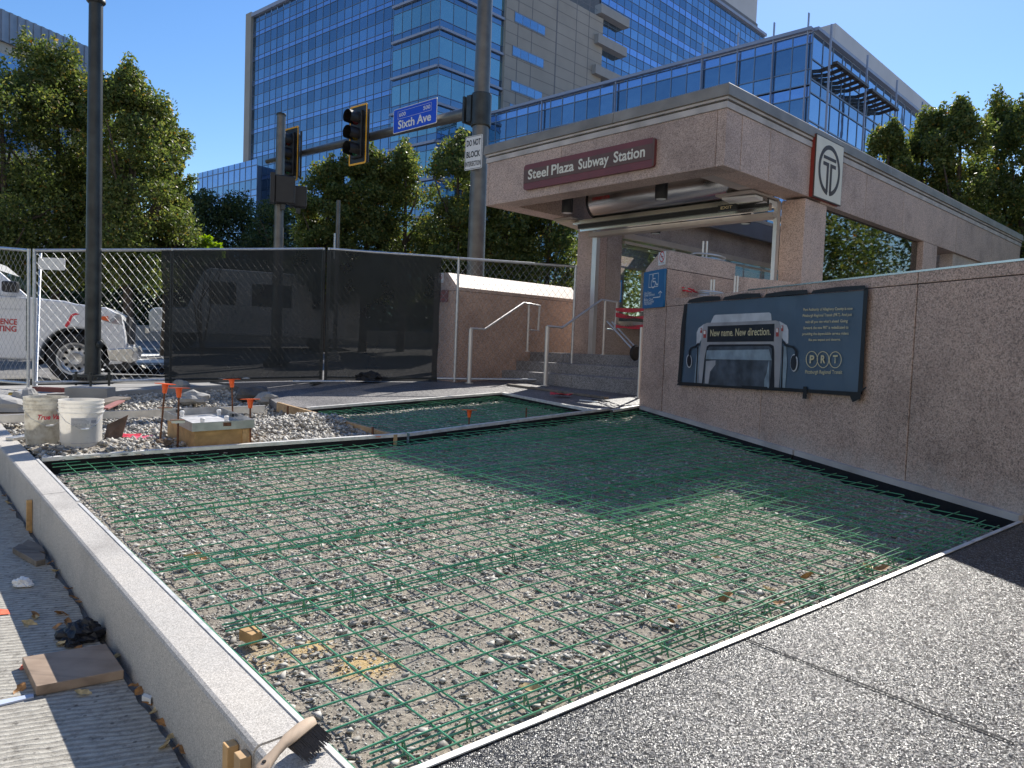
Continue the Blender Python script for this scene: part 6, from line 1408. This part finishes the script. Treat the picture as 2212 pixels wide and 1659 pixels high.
# ---- boards, channels
def plank(name,lab,cat,a,b,w_,th,mat,h=0.,up=UP,grp=None,bev=.003,lift=0):
    a=np.array(a);b=np.array(b); mb=MB(); mb.bar(a+UP*(th/2+lift),b+UP*(th/2+lift),w_,th,up=up); o=mb.build(name,mat,bevel=bev); return tag(o,lab,cat,grp)
t=thing('screed_channel','long aluminium channel lying across the dug gravel behind the metal frame','metal beam',G(288,893)); a=G(-60,911); b=G(573,886); a[2]+=.0; b[2]+=0
MB().bar(a+UP*.05,b+UP*.05,.05,.006).build('flange',MT['alu'],t); MB().bar(a+UP*.015+np.array([0,-.024,0]),b+UP*.015+np.array([0,-.024,0]),.004,.062).build('web',MT['alu'],t); MB().bar(a-UP*.018,b-UP*.018,.05,.006).build('flange',MT['alu'],t)
t=thing('form_board','pale pine form board between the gravel mound and the small rebar bed','board',G(600,873)); a=G(600.5,872); b=G(855,939); 
MB().bar(a-UP*.035,b-UP*.055,.035,.11).build('plank',MT['pine2'],t,bevel=.003)
for px,py in ((628,880),(812,927)):
    q=G(px,py+3); dq=flat(b-a); nq=np.array([dq[1],-dq[0],0]); nq=nq if nq@(C-q)>0 else -nq
    tag(MB().tube([q+nq*.035-UP*.2,q+nq*.035+UP*.035],.011,8).build('steel_stake',MT['rust']),('rusty stake against the far end of the pine form board' if px<700 else 'rusty stake against the near end of the pine form board'),'stake','stakes along the pine form board')
# thin lumber lying on the far plaza
plank('lumber','long thin board lying on the dark plaza before the steps','board',G(1099,833),G(1310,862),.09,.03,MT['greywood'])
plank('lumber','pale end of a short board lying at the end of the long board','board',G(1253,865),G(1293,869.5),.04,.012,MT['whitep']); plank('lumber','dark narrow slat lying by the red scraps before the steps','board',G(1280,864),G(1315,868),.05,.012,MT['black'])
plank('metal_bar','thin metal strip lying near the corner of the banner wall','metal strip',G(1300,874),G(1366,875.5),.02,.006,MT['alu'])
def scrap(name,lab,cat,px,py,w_,mat,seed,h=0,lift=.01,n=7,base=None,th=.004,rough=.35):
    c=base if base is not None else G(px,py,h); rr=random.Random(seed); P=[]
    for k in range(n): a=2*math.pi*k/n; r=w_*rr.uniform(.45,1.)/2; P.append(np.array([c[0]+r*math.cos(a)*1.5,c[1]+r*math.sin(a),0]))
    mb=MB(); cz=zp(c[0],c[1],h)+lift
    V=[(p[0],p[1],cz+w_*rr.uniform(0,rough)*.5) for p in P]+[(c[0],c[1],cz+w_*.1)]
    Fs=[(k,(k+1)%n,n) for k in range(n)]; m2=len(V); V+=[(x,y,z-th) for x,y,z in V]; Fs+=[(f[1]+m2,f[0]+m2,f[2]+m2) for f in Fs[:n]]+[(k,k+m2,(k+1)%n+m2,(k+1)%n) for k in range(n)]
    mb.add(V,Fs); return tag(mb.build(name,mat),lab,cat)
scrap('plastic_scrap','crumpled red plastic scrap lying on the dark plaza before the steps','scrap',1215,858,.32,MT['red'],3)
scrap('plastic_scrap','pink plastic scrap lying on the gravel right of the buckets','scrap',305,944,.26,MT['pink'],4,lift=-.02); scrap('plastic_scrap','red flattened strip on the gravel right of the brown board','scrap',280,940,.18,MT['red'],5,lift=-.02)
scrap('plastic_scrap','small orange red chip on the gravel mound before the strip','scrap',525*1.0+290,946,.05,MT['orpaint'],6,h=-.02)
# brown board leaning by the bucket
a=G(224,950); b=G(262,946); t_=MB().prism([a,b,b+UP*.19+np.array([.03,.04,0]),a+UP*.12+np.array([0,.05,0])],(0.0,.012,0)).build('brown_board',simple('brown_ply',(.10,.065,.045),.7,0,.4,14)); tag(t_,'dark brown board leaning in the gravel right of the cleaner bucket','board')
# rubble at far left and rocks
def rock(name,lab,cat,px,py,rx,ry,rz,mat,seed,lift=0,h=-.05,grp=None):
    c=G(px,py,h); V=[];Fs=[]; nu,nv=14,8
    for j in range(nv+1):
        for i in range(nu):
            th=math.pi*j/nv; ph_=2*math.pi*i/nu; v_=Vector((math.sin(th)*math.cos(ph_),math.sin(th)*math.sin(ph_),math.cos(th))); k=1+.5*mnoise.noise(v_*1.3+Vector((seed,0,0)))+.12*mnoise.noise(v_*5+Vector((0,seed,0)))
            V.append((c[0]+rx*k*v_.x,c[1]+ry*k*v_.y,c[2]+lift+rz*k*v_.z+rz*.5))
    for j in range(nv):
        for i in range(nu): Fs.append((j*nu+i,j*nu+(i+1)%nu,(j+1)*nu+(i+1)%nu,(j+1)*nu+i))
    mb=MB(); mb.add(V,Fs); return tag(mb.build(name,mat),lab,cat,grp)
rock('boulder','rounded grey concrete lump in the gravel behind the orange caps','rock',417,868,.17,.13,.09,MT['concrete'],1)
rock('boulder','dark rock at the fence foot behind the left orange caps','rock',388,838,.13,.1,.09,MT['concrete'],2); rock('boulder','wide dark slab rock at the broken edge of the plaza','rock',548,860,.24,.18,.10,simple('dark_rock',(.10,.095,.09),.9,0,.3,6,.4,30),3)
rock('boulder','pointed grey rock right of the tallest orange cap','rock',575,868,.13,.1,.08,MT['concrete'],4); rock('boulder','small brown rock at the foot of the plywood box','rock',350,962,.06,.05,.035,simple('brown_rock',(.16,.11,.07),.9,0,.3,10),5,h=-.01)
rock('rubble','broken concrete slab pile at the left edge behind the stained bucket','rubble',20,886,.36,.25,.10,MT['concrete'],6); rock('rubble','lump of broken mortar directly behind the stained bucket','rubble',58,882,.16,.14,.14,MT['concrete'],7); rock('rubble','flat broken paving piece near the fence post at far left','rubble',10,862,.5,.22,.06,MT['concrete'],8)
plank('steel_pipe','dark red pipe lying on the ground before the fence post','pipe',G(74,845),G(137,848),.07,.06,MT['maroon'])
plank('lumber','dark plank lying on the gravel between the footing and the rocks','board',G(205,875),G(265,862),.2,.03,MT['greywood']); plank('lumber','pink stained plank behind the cleaner bucket','board',G(225,885),G(262,868),.08,.02,simple('pink_wood',(.30,.12,.11),.8))
plank('lumber','old plank lying at the left edge below the rubble','board',G(-30,905),G(54,903),.12,.04,MT['greywood']); 
plank('lumber','pale board lying below the channel left of the stained bucket','board',G(20,952),G(62,945),.08,.025,MT['alu'])
plank('lumber','dark stick lying on the dirt in front of the buckets','board',G(88,972),G(150,982),.03,.02,MT['greywood'],lift=.01)
q=G(20,862); tag(MB().lathe(q+UP*.05,np.array([1,0.2,0]),[(.03,0),(.03,.09)],12).build('drink_can',simple('gold_can',(.45,.30,.06),.35,.6)),'small gold can lying on the rubble at far left','can')
scrap('plastic_scrap','crumpled clear plastic on the rubble behind the stained bucket','scrap',40,858,.14,MT['plastic_film'],9,lift=.05,rough=.9)
# ================================================================== ITEMS BY THE KERB
bl=[G(48,1451,HR),G(228,1420.5,HR),G(267,1479.5,HR),G(78,1517,HR)]
t=MB(); t.prism([(*p[:2],zp(p[0],p[1],HR+.022)) for p in bl],(0,0,.035)); tag(t.build('wood_board',MT['oldwood'],bevel=.002),'short weathered board lying flat on the road, half in sunlight','board')
for lab,px,yt,w_,d_,m_ in (('split wooden wedge driven between the kerb and the road at the far left joint',63,1080,.032,.028,MT['pine']),('taller square stake standing against the kerb at the bottom',499,1605,.036,.03,MT['pine']),('shorter stake beside the brush handle against the kerb',525,1628,.042,.03,MT['pine2'])):
    q=vplane(K0-kn*(kw+.016),kd,px,yt); q[2]-=.0; zb_=zp(q[0],q[1],HR); MB().prism([(*(q+kd*a_-kn*b_)[:2],zb_) for a_,b_ in ((-w_/2,-.014),(w_/2,-.014),(w_/2,d_-.014),(-w_/2,d_-.014))],(0,0,q[2]-zb_)).build('wood_stake',m_,bevel=.002)
    tag(bpy.data.objects[-1] if 0 else [o_ for o_ in col.objects if o_.name.startswith('wood_stake')][-1],lab,'stake','wooden stakes by the kerb')
for lab,pts_,h_ in (('weathered scrap of wood lying on the road against the kerb',((27,1203),(45,1193),(98,1217),(97,1228),(78,1233)),.03),('thin splintered scrap on top of the weathered scrap by the kerb',((48,1188),(60,1178),(88,1190),(98,1205),(70,1205)),.015)):
    tag(MB().prism([(*G(x,y,HR)[:2],zp(*G(x,y,HR)[:2],HR+.021)) for x,y in pts_],UP*h_).build('wood_scrap',MT['greywood'],bevel=.002),lab,'wood scrap')
c=G(178,1388,HR); rag('cloth_bundle','crumpled black cloth lying on the road against the kerb','cloth',c+UP*.035+kn*.0,.085,.065,.06,simple('black_glove',(.010,.011,.016),.55,0,.4,40,.6,50),11)
rag('cloth_bundle','small black scrap in front of the crumpled black cloth','cloth',G(158,1408,HR)+UP*.03,.03,.02,.015,MT['cloth_black'],12)
rag('plastic_scrap','crumpled clear white plastic on the grooved road','scrap',G(48,1276,HR)+UP*.035,.045,.03,.028,MT['plastic_film'],13)
t=MB(); t.prism([(*p[:2],zp(p[0],p[1],HR+.021)) for p in (G(-10,1541,HR),G(-10,1531,HR),G(72,1514,HR),G(73,1521,HR))],UP*.006); tag(t.build('plastic_strip',simple('bluish_strip',(.45,.50,.62),.5)),'pale blue plastic strip on the road left of the short board','strip')
for lab,pp_ in (('orange marking paint stroke on the road at the left edge',((-8,1326),(17,1328),(22,1338),(-8,1340))),('orange marking paint stroke beside the short board',((41,1458),(50,1446),(72,1443),(66,1450),(44,1462)))):
    mb=MB(); mb.add([(*G(x,y,HR)[:2],zp(*G(x,y,HR)[:2],HR+.0245)) for x,y in pp_],[tuple(range(len(pp_)))]); struct(mb.build('marking_paint',MT['orpaint']))
tag(MB().prism([(*G(x,y,HR)[:2],zp(*G(x,y,HR)[:2],HR+.03)) for x,y in ((306,1532),(311,1526),(328,1532),(325,1540))],UP*.018).build('foam_piece',MT['whitep']),'small white foam piece lying at the foot of the kerb','scrap')
# wood block on the gravel
t=MB(); q=[G(516,1373,-.085),G(540,1362,-.085),G(567,1376,-.085),G(543,1387,-.085)]; t.prism([(*p[:2],zp(p[0],p[1],-.10)) for p in q],UP*.040); tag(t.build('wood_block',MT['pine'],bevel=.002),'sawn pine block lying on the gravel inside the rebar grid','wood block')
# brush on the kerb
hA=G(548,1662,.03); hB=G(676,1556,.055); hA=G(560,1668,.035)
br=thing('wire_brush','wire brush with a pale wooden handle resting on the kerb joint','brush',hA); hd_=unit(hB-hA); LL=np.linalg.norm(hB-hA); sdv=unit(np.cross(hd_,UP)); upv=np.cross(sdv,hd_)
prof=[(0,.012),(.04,.019),(.12,.017),(.30,.012),(.42,.013),(.55,.020),(.8,.021),(.96,.019),(1,.010)]
V=[];n=12
for f,w_ in prof:
    for k in range(n): a=2*math.pi*k/n; V.append(hA+hd_*LL*f+sdv*w_*math.cos(a)+upv*.011*math.sin(a)+upv*.012*math.sin(f*3.14))
Fs=[(i*n+k,i*n+(k+1)%n,(i+1)*n+(k+1)%n,(i+1)*n+k) for i in range(len(prof)-1) for k in range(n)]+[tuple(range(n))[::-1],tuple(range((len(prof)-1)*n,len(prof)*n))]
MB().add(V,Fs).build('handle',MT['handle'],br,smooth=True); mb=MB(); mb.lathe(hA+hd_*LL*.09+upv*.0125,upv,[(.005,0),(.005,.003),(0,.0035)],10); mb.build('hang_hole',MT['felt'],br)
mb=MB()
for i in range(30):
    for j in range(6):
        q=hA+hd_*LL*(.50+.47*i/29)+sdv*(-.015+.030*j/5); e=q+sdv*(.045+random.uniform(-.004,.004))-upv*(.014+.004*j)+hd_*random.uniform(-.005,.005); mb.tube([q,e],.0016,4,False)
mb.build('bristle_block',MT['bristle'],br)
# ---- dry leaves
def leafmesh(name,mat,seed):
    rr=random.Random(seed); mb=MB(); n=9; cv=rr.uniform(.2,.5)
    V=[(0,0,0)]; 
    for i in range(n+1):
        f=i/n; w_=.5*math.sin(math.pi*f)**.7*(1+.25*rr.uniform(-1,1)); 
        V+= [(f-.5,w_*.55,cv*.5*w_+.10*math.sin(f*5+seed)),(f-.5,0,.10*math.sin(f*5+seed)-.02),(f-.5,-w_*.55,cv*.6*w_+.10*math.sin(f*5+seed))]
    V=V[1:]; Fs=[]
    for i in range(n): Fs+=[(3*i,3*i+1,3*i+4,3*i+3),(3*i+1,3*i+2,3*i+5,3*i+4)]
    mb.add(V,Fs); return mb.build(name,mat)
protos=[leafmesh('dry_leaf',MT['dryleaf'],1),leafmesh('dry_leaf',MT['dryleaf2'],2),leafmesh('dry_leaf',MT['dryleaf'],3)]
spots=[(184,2185-1560+940,'k')]
LV=[]
for cx_,cy_ in ((20,390),(38,425),(60,460),(232,715),(258,750),(325,835),(350,880),(545,1165),(640,1300),(655,1330),(735,1420),(770,1480),(700,1390),(815,1545),(840,1590),(870,1610),(775,1590),(470,1140),(370,900),(165,975)):
    LV.append((cx_*.4583,899+cy_*.4583,HR,.065,'dry leaf in the gap along the foot of the kerb','dry leaves along the foot of the kerb'))
for x,y in ((540,290),(600,300),(270,400),(620,380),(510,430),(560,580),(700,640),(620,690),(760,1040),(180,1010),(330,320)):
    LV.append((x*.2361,1267+y*.2361,HR,.075 if x!=270 else .09,'dry leaf lying on the grooved road near the black cloth','dry leaves on the grooved road'))
for x,y,s_ in ((900,690,.10),(945,690,.09)): LV.append((x*.4583,899+y*.4583,-.095,s_,'curled brown leaf on the gravel left of the bed middle','dry leaves at the left of the rebar bed'))
for x,y,s_ in ((1280,325,.10),(1540,280,.09),(1600,290,.10),(930,420,.10),(1120,380,.08),(1160,440,.07),(700,520,.07),(890,240,.07),(270,215,.07),(70,215,.07),(95,815,.09),(740,465,.06),(1350,320,.06)):
    LV.append((1094.5+.50518*x,1094.5+.50518*y,-.09,s_,'brown dry leaf caught in the rebar mesh on the right side of the bed','dry leaves caught in the rebar mesh'))
for i,(px,py,h_,s_,lb_,g_) in enumerate(LV):
    o=protos[i] if i<3 else protos[i%3].copy()
    if i>=3: col.objects.link(o)
    q=G(px,py,h_); o.location=(q[0],q[1],q[2]+.022+(.008 if h_>-.2 else .004)); o.scale=(s_*.8,)*3; o.rotation_euler=(random.uniform(-.5,.5),random.uniform(-.5,.5),random.uniform(0,6.28)); tag(o,lb_,'leaf',g_)
print('done objects',len(bpy.data.objects))
